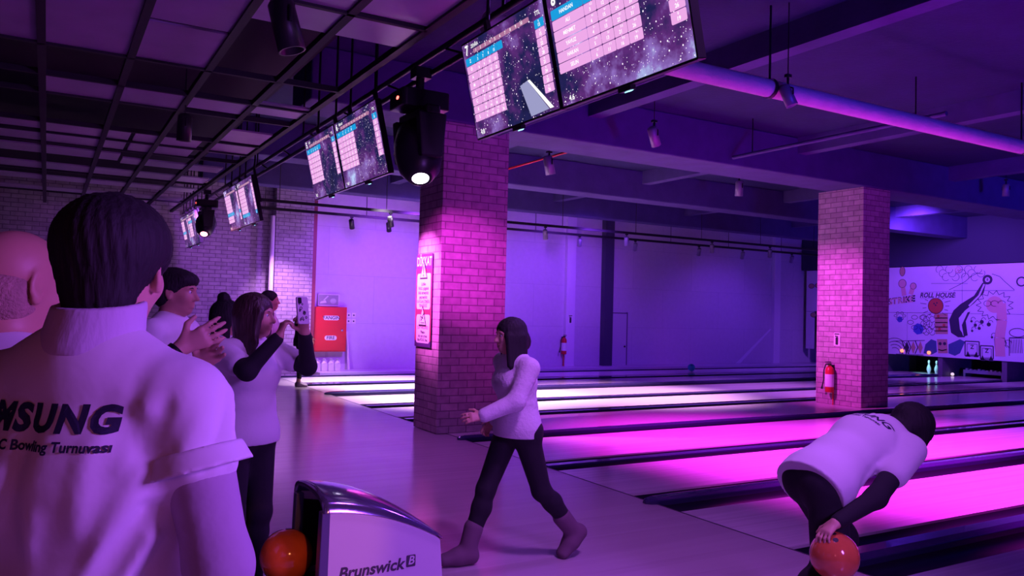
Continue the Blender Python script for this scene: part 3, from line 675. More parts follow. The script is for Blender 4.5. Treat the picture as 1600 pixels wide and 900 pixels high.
# road
zone([(1490,485),(1501,475),(1522,462),(1535,442),(1541,440),(1537,458),(1522,474),(1508,485)], 0, .0025)
zone([(1490,485),(1508,485),(1498,497),(1500,515),(1508,527),(1497,527),(1486,520),(1483,500)], 0, .0025)
zone([(1503,490),(1513,488),(1507,500),(1508,512),(1510,525),(1505,525),(1500,510)], 5, .0035)
stroke([(1514,478),(1530,462),(1538,444)], .05, 5)
zone([(1512,488),(1516,487),(1509,502),(1512,524),(1506,526),(1503,508)], 0, .004)
cx, cy = mp(1543, 437); disc(cx, cy, .14, 0, lift=.004); disc(cx, cy, .07, 5, lift=.005)
d.text('8', cx, cy, .11, lambda x, y, z: G(x, y, .0065), 0, bold=.02)
# ball and lettering
cx, cy = mp(1462, 478); disc(cx, cy, .23, 4, lift=.003); ring(cx, cy, .235, .02)
for a in range(0, 360, 24): line([(cx+.30*math.cos(R(a)), cy+.27*math.sin(R(a))), (cx+(.42+.08*(a % 48 > 0))*math.cos(R(a)), cy+(.33+.05*(a % 48 > 0))*math.sin(R(a)))], .016)
for dx, dy in ((-.05, .07), (.04, .09), (.0, .02)): disc(cx+dx, cy+dy, .025, 0, 10, .0045)
cx, cy = mp(1464, 461.5); poly([(cx-.52, cy-.10), (cx+.56, cy-.06), (cx+.54, cy+.12), (cx-.50, cy+.09)], 5, .004); line([(cx-.52, cy-.10), (cx+.56, cy-.06), (cx+.54, cy+.12), (cx-.50, cy+.09), (cx-.52, cy-.10)], .012)
d.text('ROLL HOUSE', cx, cy, .20, lambda x, y, z: G(x, y, .006), 0, bold=.03, shear=.25, sx=.92)
cx, cy = mp(1408, 470); d.text('STRIKE', cx, cy, .26, lambda x, y, z: G(x, y+(x-cx)*.12, .004), 6, bold=.03); d.text('STRIKE', cx+.015, cy+.012, .26, lambda x, y, z: G(x, y+(x-cx)*.12, .003), 0, bold=.05)
# skittle doodles
for (bx, by, tx_, ty_, r) in ((1413,462,1410,443,.13), (1423,460,1427,447,.10)):
    p0, p1 = mp(bx, by), mp(tx_, ty_); line([p0, p1], .15, 6); disc(p1[0], p1[1], r, 6); ring(p1[0], p1[1], r, .015)
cx, cy = mp(1410, 424); disc(cx, cy, .09, 1, ry=.15); ring(cx, cy, .09, .014, ry=.15)
# stepped column, totem, wings
zone([(1460,490),(1481,490),(1481,522),(1462,522)], 1, .003)
for y in (497, 504, 511, 517): stroke([(1461,y),(1481,y)], .03, 0)
for x, y in ((1466,494),(1475,508),(1468,514)): q = mp(x, y); disc(q[0], q[1], .045, 4, 10, .0045)
zone([(1464,530),(1480,530),(1481,552),(1466,552)], 1, .003)
for x in (1469, 1476): q = mp(x, 537); disc(q[0], q[1], .05, 0, 12, .0045)
stroke([(1466,546),(1472,548),(1479,546)], .03)
zone([(1443,552),(1446,538),(1455,530),(1463,533),(1464,550),(1456,554)], 3); zone([(1482,552),(1482,538),(1500,530),(1508,534),(1500,552),(1492,556)], 3)
# sun and arm
c = mp(1554, 477)
pts = [(c[0] + (.52 if i % 2 else .38)*math.cos(2*math.pi*i/30), c[1] + (.42 if i % 2 else .31)*math.sin(2*math.pi*i/30)) for i in range(31)]
poly(pts[:-1], 5, .002); line(pts, .016)
disc(c[0], c[1]+.02, .24, 6, lift=.003); line(P((1564,474),(1566,500),(1562,528),(1563,557)), .27, 6, .0048)
stroke([(1558,478),(1558,505),(1554,530),(1556,556)]); stroke([(1571,476),(1572,500),(1568,520),(1572,540)])
for a in (-.2, 0, .2): ring(c[0]+a, c[1]+.05, .10, .015, ry=.08)
# flowers, bubbles, rainbow, diamonds, boxes, mountains, clouds
for x, y, r in ((1406,499,.10), (1435,514,.18)):
    q = mp(x, y); disc(q[0], q[1], r, 2, 7, .003)
    for a in range(0, 360, 60): ring(q[0]+.26*math.cos(R(a))*r/.18, q[1]+(.2+.18*math.sin(R(a)))*r/.18, r*.55, .014, ry=r*.35)
for i in range(12):
    q = mp(1443 + (i % 4)*4.5, 496 + (i//4)*10 + (i % 2)*3); ring(q[0], q[1], .09, .014, a0=20*i, a1=20*i+270)
for r in (.18, .28, .38, .48): q = mp(1398, 552); ring(q[0], q[1], r, .018, a0=0, a1=120)
stroke([(1396,533),(1445,532)]); stroke([(1400,553),(1443,555)])
for x in (1417, 1427, 1438):
    q = mp(x, 543); poly([(q[0]-.08, q[1]), (q[0], q[1]-.2), (q[0]+.08, q[1]), (q[0], q[1]+.2)], 0 if x == 1417 else 1, .003)
    line([(q[0]-.17, q[1]-.2), (q[0]-.08, q[1]), (q[0]-.17, q[1]+.2)], .03)
for (x0, x1, y0, y1) in ((1508,1530,533,556), (1532,1552,540,561)):
    stroke([(x0,y0),(x1,y0+1),(x1,y1),(x0,y1),(x0,y0)], .03); stroke([(x0+3,y0+4),(x1-3,y0+5),(x1-3,y1-2),(x0+3,y1-2),(x0+3,y0+4)], .014)
    q = mp((x0+x1)/2, (y0+y1)/2-2); d.text('Z', q[0], q[1], .16, lambda x, y, z: G(x, y, .005), 0, bold=.02); 
    for k in (-.12, .12): poly([(q[0]+k-.07, q[1]-.28), (q[0]+k+.07, q[1]-.28), (q[0]+k, q[1]-.12)], 0, .003)
stroke([(1483,453),(1497,446),(1508,440),(1517,432),(1527,427),(1536,428)], .015); stroke([(1550,428),(1562,432),(1570,440),(1585,453)], .015); stroke([(1455,443),(1512,443)], .012); stroke([(1490,454),(1585,454)], .014)
for i in range(14): q = mp(1468 + i*5, 421 + (i % 3)*6); ring(q[0], q[1], .11, .012, a0=i*40, a1=i*40+240)
q = mp(1497, 422); ring(q[0], q[1], .08, .03, 6); disc(q[0], q[1], .035, 6, 10, .003)
for i, (x, y) in enumerate(((1518,502),(1524,508),(1534,503),(1519,517),(1530,513),(1545,507),(1550,527))):
    q = mp(x, y); disc(q[0], q[1], .035+.012*(i % 3), 0, 10, .003); ring(q[0]+.05, q[1]+.06, .06, .014, a0=0, a1=200)
for k in range(8): stroke([(1578+k*2.6,530),(1579+k*2.6,552)], .014)
stroke([(1577,528),(1600,528)], .03); stroke([(1577,528),(1577,556)], .02); q = mp(1590, 520); ring(q[0], q[1], .22, .02, ry=.12)
for i in range(4): q = mp(1563+i*4, 545-(i % 2)*8); ring(q[0], q[1], .1, .014, a0=0, a1=260)
for x, y in ((1262, 447), (1265, 492), (1272, 446), (1276, 494)):
    q = mp(x+6, y); disc(q[0], q[1], .12, 1, ry=.08); ring(q[0], q[1], .12, .016, ry=.08)
q = mp(1596, 440); ring(q[0], q[1], .12, .04)
d.build('doodles', M_DOO, root)
for px, py in ((1410, 548), (1452, 551)):
    u, v = mp(px, py); b = MB(); b.sphere(G(u, v, .02), .055, 12); b.build('signal_lamp', mat('signal_orange', (.3, .05, .02), .3, emit=(1, .22, .12), estr=2.2), root)
b = MB(); b.box(MUX-.02, 25.2, -4, 19.3, 3.32, 4.7); struct(b.build('trim_bulkhead', mat('bulkhead_navy', (.03, .025, .07), .8)))
# pit side walls between the lane pairs
M_KICK = mat('kickback_board', (.14, .10, .15), .6, noise=.2)
for y, l in ((14.27, 'dark kickback board behind the two white pins'), (12.41, 'pale edged kickback board at the right of the pin decks'), (16.3, 'kickback board beside the second brick pillar'), (10.76, 'kickback board right of the pin decks')):
    b = MB(); b.box(23.25, 25.1, y-.12, y+.02, -.12, .60); tag(b.build('kickback_board', M_KICK), l, 'kickback board', 'boards between the pin decks')
b = MB(); b.box(23.9, 23.95, 12.75, 13.9, .10, .20); b.box(23.9, 23.95, 12.75, 12.80, 0, .10); b.box(23.9, 23.95, 13.85, 13.9, 0, .10)
for k in range(9): b.box(23.88, 23.96, 12.8+k*.12, 12.86+k*.12, .19, .22+.012*(k % 3))
tag(b.build('pin_sweep', mat('sweep_white', (.7, .7, .75), .4)), 'pale sweep bar across the pin deck below the mural', 'sweep bar')
def pin(x, y, label):
    root = empty('bowling_pin', (x, y, 0)); tag(root, label, 'bowling pin', 'pins left standing')
    prof = [(.001, 0), (.026, 0), (.030, .01), (.048, .06), (.0605, .115), (.055, .17), (.038, .215), (.0245, .25), (.023, .275), (.029, .32), (.0325, .345), (.026, .37), (.012, .380), (.001, .381)]
    b = MB(); b.lathe([(r*1.08, z*1.08) for r, z in prof], 20); b.build('body', mat('pin_white', (.85, .9, .95), .25, emit=(.3, .6, .8), estr=.02), root)  # faint glow put into the white to brighten the pins
    b = MB(); b.lathe([(.0262, .252), (.0255, .262)], 20); b.lathe([(.0268, .29), (.0288, .302)], 20); b.build('neck_stripe', M_RED, root)
pin(23.85, 14.95, 'white bowling pin, left one of the standing pair'); pin(23.85, 14.62+.08, 'white bowling pin, right one of the standing pair')
b = MB(); b.sphere((23.6, 14.05, .05), .05, 12); tag(b.build('reset_lamp', mat('lamp_white', (.6, .5, .5), .3, emit=(1, .8, .8), estr=.8)), 'tiny pale lamp right of the two standing pins', 'lamp')
def ball(loc, color, label, name, r=.1085, hole=None, swirl=0):
    root = empty('bowling_ball', loc); tag(root, label, 'bowling ball')
    b = MB(); b.sphere((0, 0, 0), r, 40); b.build('shell', mat(name, color, .12, noise=swirl, nscale=9, coat=.6), root)
    if hole:
        h = Vector(hole).normalized(); q = h.to_track_quat('Z', 'Y'); b = MB()
        for x, y in ((0, .03), (-.016, -.01), (.016, -.01)):
            c = q @ Vector((x, y, math.sqrt(r*r-x*x-y*y)+.0006)); n = c.normalized().to_track_quat('Z', 'Y')
            b.lathe([(.001, 0), (.0125, 0)], 12, fr=lambda a, bb, z: c + n @ Vector((a, bb, z)))
        b.build('finger_hole', M_INK, root)
    return root
ball((16.2, 17.35, .109), (.02, .62, .50), 'green bowling ball rolling down the far lane', 'green_ball', hole=(-.5, -.5, .7))

# ------------------------------------------------------------------ ball return
root = empty('ball_return', (0, 0, 0)); tag(root, 'ball return hood with a lettered white side panel and dark glossy visor', 'ball return')
M_HOODW = mat('hood_white', (.66, .62, .70), .4, coat=.2)
M_VISOR = mat('visor_metal', (.20, .17, .32), .16, .75, coat=.4)
YA, YB = 3.05, 3.46
def hood_top(x):
    t = (x-.98)/(1.47-.98)
    return .803 - .022*t - .135*t**2.0
XS = [.98 + .49*i/14 for i in range(15)]
side = [(.965, .22), (1.50, .22), (1.462, hood_top(1.462)-.015)] + [(x, hood_top(x)) for x in reversed(XS[:-1])]
for y0, y1 in ((YA, YA+.02), (YB-.02, YB)):
    b = MB(); b.prism(side, -y1, -y0, lambda x, y, z: (x, -z, y)); sp_ = b.build('side_panel', M_HOODW, root, bevel=.004)
    if y0 == YA:
        b = MB(); F2 = lambda x, y, z: (1.185+x, YA-.001-z, .556+y+.02*x)
        b.text('Brunswick', -.025, 0, .064, F2, 0, bold=.03, shear=.2, sx=1.02)
        b.prism(rrect(.125, .165, -.016, .032, .004), .0, .001, lambda x, y, z: F2(x, y, z), 0)
        b.text('B', .145, .009, .048, lambda x, y, z: F2(x, y, .0018), 1, bold=.02, shear=.2)
        b.build('maker_lettering', [mat('charcoal_print', (.06, .05, .08), .5), M_HOODW], sp_)
# arched visor from the opening down to the tail
b = MB(); n = 12; v = []; f = []
for i, x in enumerate([.955] + XS):
    zt = hood_top(max(x, .98)); cr = .075*(1 - .75*max(0, (x-.98)/.49)**1.5)
    for sft in (0, .018):
        for j in range(n+1):
            a = math.pi*j/n; yy = (YA+YB)/2 - math.cos(a)*((YB-YA)/2 + .008 - sft)
            v.append((x, yy, zt - .005 + (math.sin(a)**.7)*(cr - sft) - (.0 if sft == 0 else .004)))
k = 2*(n+1)
for i in range(len(XS)):
    for j in range(n):
        f.append((i*k+j, i*k+j+1, (i+1)*k+j+1, (i+1)*k+j)); f.append((i*k+n+1+j, (i+1)*k+n+1+j, (i+1)*k+n+2+j, i*k+n+2+j))
for j in range(n):
    f.append((j, n+1+j, n+2+j, j+1)); e = len(XS)*k; f.append((e+j, e+j+1, e+n+2+j, e+n+1+j))
b.add(v, f, 0, True); b.build('visor', M_VISOR, root)
for y0, y1 in ((YA-.002, YA+.045), (YB-.045, YB+.002)):
    b = MB(); b.prism([(.935, .22), (.98, .22), (.985, .80), (.952, .80)], -y1, -y0, lambda x, y, z: (x, -z, y)); b.build('opening_frame', mat('frame_violet_metal', (.16, .14, .28), .3, .5), root, bevel=.004)
b = MB(); b.prism([(1.38, .22), (1.40, .22), (1.40, hood_top(1.4)-.03), (1.38, hood_top(1.38)-.03)], -(YB-.02), -(YA+.02), lambda x, y, z: (x, -z, y)); b.build('tail_wall', M_BLACK, root)
for y0, y1 in ((YA+.021, YA+.028), (YB-.028, YB-.021)):
    b = MB(); b.prism([(.97, .48), (1.38, .48), (1.38, hood_top(1.38)-.03), (1.2, hood_top(1.2)-.03), (.97, hood_top(.98)-.03)], -y1, -y0, lambda x, y, z: (x, -z, y)); b.build('black_liner', M_BLACK, root)
b = MB(); b.prism([(.70, .40), (1.38, .40), (1.38, .47), (.76, .445), (.70, .47)], -(YB-.03), -(YA+.03), lambda x, y, z: (x, -z, y)); b.build('ball_tray', M_BLACK, root, bevel=.008)
b = MB(); b.box(.78, 1.45, YA+.08, YB-.08, 0, .40); b.build('pedestal', M_BLACK, root, bevel=.01)
bx = ball((.895, 3.33, .567), (.72, .13, .03), 'orange bowling ball waiting at the mouth of the ball return', 'orange_ball', r=.108, hole=(.2, .3, .9), swirl=.35)

# ================================================================== PEOPLE
V = lambda *a: np.array(a, float)
def unit(a): a = np.array(a, float); return a/np.linalg.norm(a)
def smin(a, b, k):
    h = np.maximum(k - np.abs(a-b), 0)/k
    return np.minimum(a, b) - h*h*k*.25
class Sdf:
    """a smooth union of tapered limbs, sampled on a grid and skinned into one continuous mesh"""
    def __init__(s): s.ops = []; s.lo = V(9, 9, 9); s.hi = V(-9, -9, -9)
    def _grow(s, pts, r):
        for p in pts: s.lo = np.minimum(s.lo, np.array(p)-r); s.hi = np.maximum(s.hi, np.array(p)+r)
    def cone(s, a, b, ra, rb, k=.03, sub=False):
        a, b = np.array(a, float), np.array(b, float); r = max(ra, rb); ab = b-a; L2 = max(ab @ ab, 1e-9)
        def fn(x, y, z):
            h = np.clip(((x-a[0])*ab[0] + (y-a[1])*ab[1] + (z-a[2])*ab[2])/L2, 0, 1)
            return np.sqrt((x-a[0]-h*ab[0])**2 + (y-a[1]-h*ab[1])**2 + (z-a[2]-h*ab[2])**2) - (ra + (rb-ra)*h)
        s.ops.append((fn, np.minimum(a, b)-r, np.maximum(a, b)+r, k, sub))
        if not sub: s._grow((a, b), r)
    def ell(s, c, r, ax=None, k=.03, sub=False):
        c = np.array(c, float); ax = np.eye(3) if ax is None else np.array(ax, float); m = min(r); rm = max(r)
        def fn(x, y, z):
            q = 0
            for i in range(3):
                q = q + (((x-c[0])*ax[i][0] + (y-c[1])*ax[i][1] + (z-c[2])*ax[i][2])/r[i])**2
            q = np.sqrt(q); return (q-1)*m*np.clip(.6+.4*q, .6, 1.0)
        s.ops.append((fn, c-rm, c+rm, k, sub))
        if not sub: s._grow((c,), rm)
    def ecap(s, a, b, wa, da, wb, db, side, k=.04, sub=False):
        a, b = np.array(a, float), np.array(b, float); ab = b-a; L = np.linalg.norm(ab); t = ab/L
        sd = np.array(side, float); sd = unit(sd - t*(sd @ t)); fr = np.cross(t, sd); r = max(wa, wb, da, db)
        def fn(x, y, z):
            dx, dy, dz = x-a[0], y-a[1], z-a[2]
            ta = dx*t[0]+dy*t[1]+dz*t[2]; h = np.clip(ta/L, 0, 1); qt = ta - h*L
            w = wa+(wb-wa)*h; d = da+(db-da)*h; mm = np.minimum(w, d)
            qs = dx*sd[0]+dy*sd[1]+dz*sd[2]; qf = dx*fr[0]+dy*fr[1]+dz*fr[2]
            return (np.sqrt((qs/w)**2 + (qf/d)**2 + (qt/mm)**2) - 1)*mm
        s.ops.append((fn, np.minimum(a, b)-r, np.maximum(a, b)+r, k, sub))
        if not sub: s._grow((a, b), r)
    def cut(s, p, n):
        p = np.array(p, float); n = unit(n)
        s.ops.append(('cut', lambda x, y, z: (x-p[0])*n[0] + (y-p[1])*n[1] + (z-p[2])*n[2]))
    def fold(s, pts, amp, sig):
        pts = [np.array(p, float) for p in pts]; P0 = np.min(pts, axis=0)-3*sig; P1 = np.max(pts, axis=0)+3*sig
        def fn(x, y, z):
            d2 = None
            for a, b in zip(pts, pts[1:]):
                ab = b-a; h = np.clip(((x-a[0])*ab[0]+(y-a[1])*ab[1]+(z-a[2])*ab[2])/(ab @ ab), 0, 1)
                q = (x-a[0]-h*ab[0])**2+(y-a[1]-h*ab[1])**2+(z-a[2]-h*ab[2])**2
                d2 = q if d2 is None else np.minimum(d2, q)
            return -amp*np.exp(-d2/sig**2)
        s.ops.append(('add', fn, P0, P1))
    def ripple(s, fn): s.ops.append(('addall', fn))
    def sample(s, h):
        lo = s.lo - 3*h; n = np.ceil((s.hi + 3*h - lo)/h).astype(int) + 1
        D = np.full(n, .25, np.float32); g = [lo[i] + h*np.arange(n[i]) for i in range(3)]
        def roi(a, b, pad):
            i0 = np.clip(np.floor((a-pad-lo)/h).astype(int), 0, n); i1 = np.clip(np.ceil((b+pad-lo)/h).astype(int)+1, 0, n)
            sl = tuple(slice(i0[i], i1[i]) for i in range(3))
            return sl, np.ix_(g[0][sl[0]], g[1][sl[1]], g[2][sl[2]])
        for op in s.ops:
            if op[0] == 'cut': D = np.maximum(D, op[1](*np.ix_(*g))).astype(np.float32); continue
            if op[0] == 'addall': D = (D + op[1](*np.ix_(*g))).astype(np.float32); continue
            if op[0] == 'add':
                sl, G_ = roi(op[2], op[3], 0); D[sl] += op[1](*G_); continue
            fn, a, b, k, sub = op; sl, G_ = roi(a, b, .05 + k)
            if D[sl].size == 0: continue
            d = fn(*G_)
            D[sl] = -smin(-D[sl], d, k) if sub else smin(D[sl], d, k)
        s.D, s.g0, s.h = D, lo, h
        return D, lo
    def at(s, p):
        q = (np.array(p)-s.g0)/s.h; i = np.clip(np.floor(q).astype(int), 0, np.array(s.D.shape)-2); f = q-i; r = 0
        for a in (0, 1):
            for b in (0, 1):
                for c in (0, 1):
                    r += s.D[i[0]+a, i[1]+b, i[2]+c]*(f[0] if a else 1-f[0])*(f[1] if b else 1-f[1])*(f[2] if c else 1-f[2])
        return r
    def march(s, p, d, n=300):
        p = np.array(p, float); d = unit(d)
        for _ in range(n):
            q = s.at(p)
            if q < .0006: break
            p = p + d*max(.0008, min(q*.7, .02))
        return p
    def mesh(s, h):
        D, lo = s.sample(h); S = D < 0; nx, ny, nz = D.shape
        c = [S[a:nx-1+a, b:ny-1+b, e:nz-1+e] for a in (0, 1) for b in (0, 1) for e in (0, 1)]
        cnt = sum(x.astype(np.int8) for x in c); act = (cnt > 0) & (cnt < 8)
        I = np.argwhere(act); idx = -np.ones(act.shape, np.int32); idx[act] = np.arange(len(I))
        val = {}
        for a in (0, 1):
            for b in (0, 1):
                for e in (0, 1): val[(a, b, e)] = D[I[:, 0]+a, I[:, 1]+b, I[:, 2]+e]
        acc = np.zeros((len(I), 3)); num = np.zeros(len(I))
        ks = list(val)
        for p in ks:
            for ax in range(3):
                if p[ax] == 0:
                    q = list(p); q[ax] = 1; q = tuple(q); va, vb = val[p], val[q]; m = (va < 0) != (vb < 0)
                    t = np.where(m, va/np.where(m, va-vb, 1), 0); pos = np.zeros((len(I), 3)); pos[:] = p; pos[:, ax] = t
                    acc += pos*m[:, None]; num += m
        vt = lo + h*(I + acc/num[:, None])
        F = []
        for ax in range(3):
            o1, o2 = [(1, 2), (2, 0), (0, 1)][ax]
            sl0 = [slice(None)]*3; sl1 = [slice(None)]*3; sl0[ax] = slice(0, -1); sl1[ax] = slice(1, None)
            A, B = S[tuple(sl0)], S[tuple(sl1)]; E_ = np.argwhere(A != B)
            E_ = E_[(E_[:, o1] > 0) & (E_[:, o2] > 0) & (E_[:, o1] < D.shape[o1]-1) & (E_[:, o2] < D.shape[o2]-1)]
            def ci(d1, d2):
                q = E_.copy(); q[:, o1] -= d1; q[:, o2] -= d2; return idx[q[:, 0], q[:, 1], q[:, 2]]
            quad = np.stack([ci(1, 1), ci(0, 1), ci(0, 0), ci(1, 0)], 1)
            fl = ~A[E_[:, 0], E_[:, 1], E_[:, 2]]; quad[fl] = quad[fl][:, ::-1]
            F.append(quad)
        return vt, np.concatenate(F)
    def build(s, name, m, parent, h=.008):
        vt, F = s.mesh(h)
        me = bpy.data.meshes.new(name); me.vertices.add(len(vt)); me.vertices.foreach_set('co', vt.astype(np.float32).ravel())
        me.loops.add(F.size); me.loops.foreach_set('vertex_index', F.astype(np.int32).ravel())
        me.polygons.add(len(F)); me.polygons.foreach_set('loop_start', np.arange(0, F.size, 4, dtype=np.int32)); me.polygons.foreach_set('loop_total', np.full(len(F), 4, np.int32))
        me.update(calc_edges=True); me.validate()
        me.polygons.foreach_set('use_smooth', np.ones(len(me.polygons), bool)); me.materials.append(m)
        o = bpy.data.objects.new(name, me); COL.objects.link(o); o.parent = parent
        return o

M_SKIN = mat('skin', (.62, .34, .25), .5, noise=.08, nscale=20)
M_SKIN2 = mat('skin_tan', (.52, .27, .19), .5, noise=.08, nscale=20)
M_HAIR = mat('black_hair', (.008, .006, .008), .75, bump=.35, bscale=60, stretch=(1, 1, .15))
M_HAIRB = mat('brown_streaked_hair', (.05, .028, .025), .45, noise=.5, nscale=30, bump=.5, bscale=60, stretch=(1, 1, .1))
M_HAIRG = mat('grey_cropped_hair', (.40, .235, .19), .8, noise=.4, nscale=40, bump=.4, bscale=160)
M_TEE = mat('white_cotton', (.74, .72, .76), .85, bump=.12, bscale=14)
M_KNIT = mat('white_knit', (.70, .66, .72), .9, bump=.3, bscale=45)
M_UNDER = mat('grey_undershirt', (.42, .34, .44), .9, bump=.25, bscale=16)
M_BLK = mat('black_cloth', (.010, .008, .014), .85, bump=.15, bscale=20)
M_DARKTOP = mat('charcoal_cloth', (.03, .022, .035), .85, bump=.15, bscale=20)
M_BOOT = mat('suede_boot', (.16, .09, .13), .8)
M_SHOE = mat('bowling_shoe', (.20, .12, .20), .5)
M_EYE = mat('eye_white', (.7, .7, .7), .2)

def joints(h, **kw):
    k = h/1.75
    J = dict(pel=(0, 0, .96), waist=(.01, 0, 1.10), chest=(0, 0, 1.30), neck=(-.02, 0, 1.49), head=(.015, 0, 1.633),
             shR=(-.01, -.185, 1.42), elR=(-.03, -.25, 1.14), wrR=(.06, -.25, .89), shL=(-.01, .185, 1.42), elL=(-.03, .25, 1.14), wrL=(.06, .25, .89),
             hipR=(0, -.09, .93), knR=(.02, -.10, .50), anR=(-.02, -.105, .085), hipL=(0, .09, .93), knL=(.02, .10, .50), anL=(-.02, .105, .085))
    J = {a: np.array(b)*k for a, b in J.items()}
    D = dict(handR=(.2, 0, -1), handL=(.2, 0, -1), palmR=(0, 1, 0), palmL=(0, -1, 0), toeR=(1, -.12, 0), toeL=(1, .12, 0))
    J.update({a: np.array(b, float) for a, b in D.items()}); J.update({a: np.array(b, float) for a, b in kw.items()}); J['k'] = k
    return J
def head_axes(yaw=0, pitch=0, roll=0):
    """forward, left, up of the head in the person's own frame (x forward, y left)"""
    m = Matrix.Rotation(R(yaw), 3, 'Z') @ Matrix.Rotation(R(pitch), 3, 'Y') @ Matrix.Rotation(R(roll), 3, 'X')
    return [np.array(m @ Vector(e)) for e in ((1, 0, 0), (0, 1, 0), (0, 0, 1))]
def add_head(s, c, ax, k=1.0, ears=True):
    f, l, u = ax; A = [f, l, u]; pt = lambda a, b, e: np.array(c) + (f*a + l*b + u*e)*k
    s.ell(pt(-.012, 0, .028), (.098*k, .077*k, .090*k), A, .03)
    s.ell(pt(.028, 0, -.035), (.068*k, .060*k, .082*k), A, .035)
    s.ell(pt(.064, 0, -.096), (.026*k, .026*k, .022*k), A, .03)
    s.ell(pt(.083, 0, .022), (.018*k, .050*k, .013*k), A, .02)
    for q in (-1, 1):
        s.ell(pt(.104, q*.031, .004), (.018*k, .017*k, .012*k), A, .018, sub=True)
        s.ell(pt(.066, q*.040, -.028), (.022*k, .020*k, .020*k), A, .03)
    s.cone(pt(.092, 0, .008), pt(.116, 0, -.030), .009*k, .013*k, .012)
    for q in (-1, 1): s.cone(pt(.102, q*.010, -.034), pt(.100, q*.014, -.036), .008*k, .007*k, .008)
    s.ell(pt(.094, 0, -.060), (.013*k, .024*k, .007*k), A, .010); s.ell(pt(.091, 0, -.073), (.013*k, .021*k, .008*k), A, .010)
    s.ell(pt(.108, 0, -.066), (.012*k, .024*k, .0025*k), A, .006, sub=True)
    if ears:
        for q in (-1, 1):
            ea = [unit(f*.9 - l*q*.35), unit(l*q*.9 + f*.35), u]
            s.ell(pt(-.008, q*.079, -.004), (.021*k, .009*k, .033*k), ea, .008); s.ell(pt(-.006, q*.090, .002), (.012*k, .008*k, .020*k), ea, .008, sub=True)
            s.ell(pt(-.002, q*.078, -.034), (.011*k, .008*k, .012*k), ea, .008)
def add_hand(s, w, d, n, side, curl=(15, 25, 20), spread=6, k=1.0, thumb=(.55, .75)):
    """w wrist, d finger direction, n direction the palm faces, side: unit vector towards the thumb"""
    d = unit(d); n = unit(np.array(n) - d*(np.array(n, float) @ d)); t = np.cross(d, n); t = t if t @ np.array(side, float) > 0 else -t
    w = np.array(w, float)
    s.ecap(w + d*.012*k, w + d*.078*k, .030*k, .019*k, .040*k, .015*k, t, .015)
    for i, (o, L, r) in enumerate(((.030, .074, .0088), (.010, .082, .0092), (-.011, .077, .0088), (-.030, .060, .0078))):
        p = w + (d*.082 + t*o)*k; a = 0; sp_ = R(spread*(1.2-i*.8)); dd = unit(d*math.cos(sp_) + t*math.sin(sp_))
        for j, (seg, cu) in enumerate(zip((.45, .31, .24), curl)):
            a += R(cu*(1 + .12*i)); v = dd*math.cos(a) + n*math.sin(a); q = p + v*L*seg*k
            s.cone(p, q, r*k*(1-.08*j), r*k*(.93-.08*j), .006); p = q
    p = w + (d*.022 + t*.028)*k; v1 = unit(d*thumb[0] + t*thumb[1] + n*.35); q = p + v1*.045*k; s.cone(p, q, .013*k, .0105*k, .012)
    v2 = unit(d*.85 + t*.3 + n*.4); s.cone(q, q + v2*.034*k, .0105*k, .0085*k, .006)
def torso(s, J, inf=0, fem=False, low=0.0):
    k = J['k']; S1 = J['shL']-J['shR']; S0 = J['hipL']-J['hipR']
    ww, wd = (.120, .092) if fem else (.140, .100); cw, cd = (.135, .105) if fem else (.160, .115); pw, pd = (.160, .112) if fem else (.155, .110)
    I = inf
    s.ecap(J['pel'], J['waist'], (pw+I)*k, (pd+I)*k, (ww+I)*k, (wd+I)*k, S0, .05)
    s.ecap(J['waist'], J['chest'], (ww+I)*k, (wd+I)*k, (cw+I)*k, (cd+I)*k, S1, .05)
    up = J['chest'] + (J['neck']-J['chest'])*.62
    s.ecap(J['chest'], up, (cw+I)*k, (cd+I)*k, (cw*.72+I)*k, (cd*.72+I)*k, S1, .05)
    for q in 'RL': s.cone(J['neck'] + (up-J['neck'])*.35, J['sh'+q], (.048+I*.4)*k, (.050+I*.4)*k, .06)
    if fem:
        f = unit(np.cross(S1, J['neck']-J['chest']))
        for q in (-1, 1): s.ell(J['chest'] + f*(.070*k) + unit(S1)*q*.062*k + unit(J['neck']-J['chest'])*.0, ((.042+I*.8)*k,)*3, None, .07)
def arm(s, J, q, inf=0, t0=0, t1=2):
    """t in 0..2: shoulder, elbow, wrist"""
    k = J['k']; P_ = [J['sh'+q], J['el'+q], J['wr'+q]]; r = [.052, .041, .027]
    pt = lambda t: P_[int(min(t, 1.9999))]*(1-(t-int(min(t, 1.9999)))) + P_[int(min(t, 1.9999))+1]*(t-int(min(t, 1.9999)))
    rr = lambda t: (r[int(min(t, 1.9999))]*(1-(t-int(min(t, 1.9999)))) + r[int(min(t, 1.9999))+1]*(t-int(min(t, 1.9999))) + inf)*k
    ts = [t0] + [t for t in (1,) if t0 < t < t1] + [t1]
    for a, b in zip(ts, ts[1:]): s.cone(pt(a), pt(b), rr(a), rr(b), .03)
def leg(s, J, q, inf=0, t1=2.0, fem=False):
    k = J['k']; h, kn, an = J['hip'+q], J['kn'+q], J['an'+q]
    s.cone(h, kn, (.088+min(inf, .010))*k, (.054+inf*1.25)*k, .05); m = kn + (an-kn)*.3
    b = unit(np.cross(unit(an-kn), J['hipL']-J['hipR'])); bk = b if b[0] < 0 else -b
    s.cone(kn, m + bk*.012*k, (.052+inf)*k, (.055+inf)*k, .03)
    e = kn + (an-kn)*(t1-1); s.cone(m + bk*.012*k, e, (.055+inf)*k, (.040+inf)*k, .03)
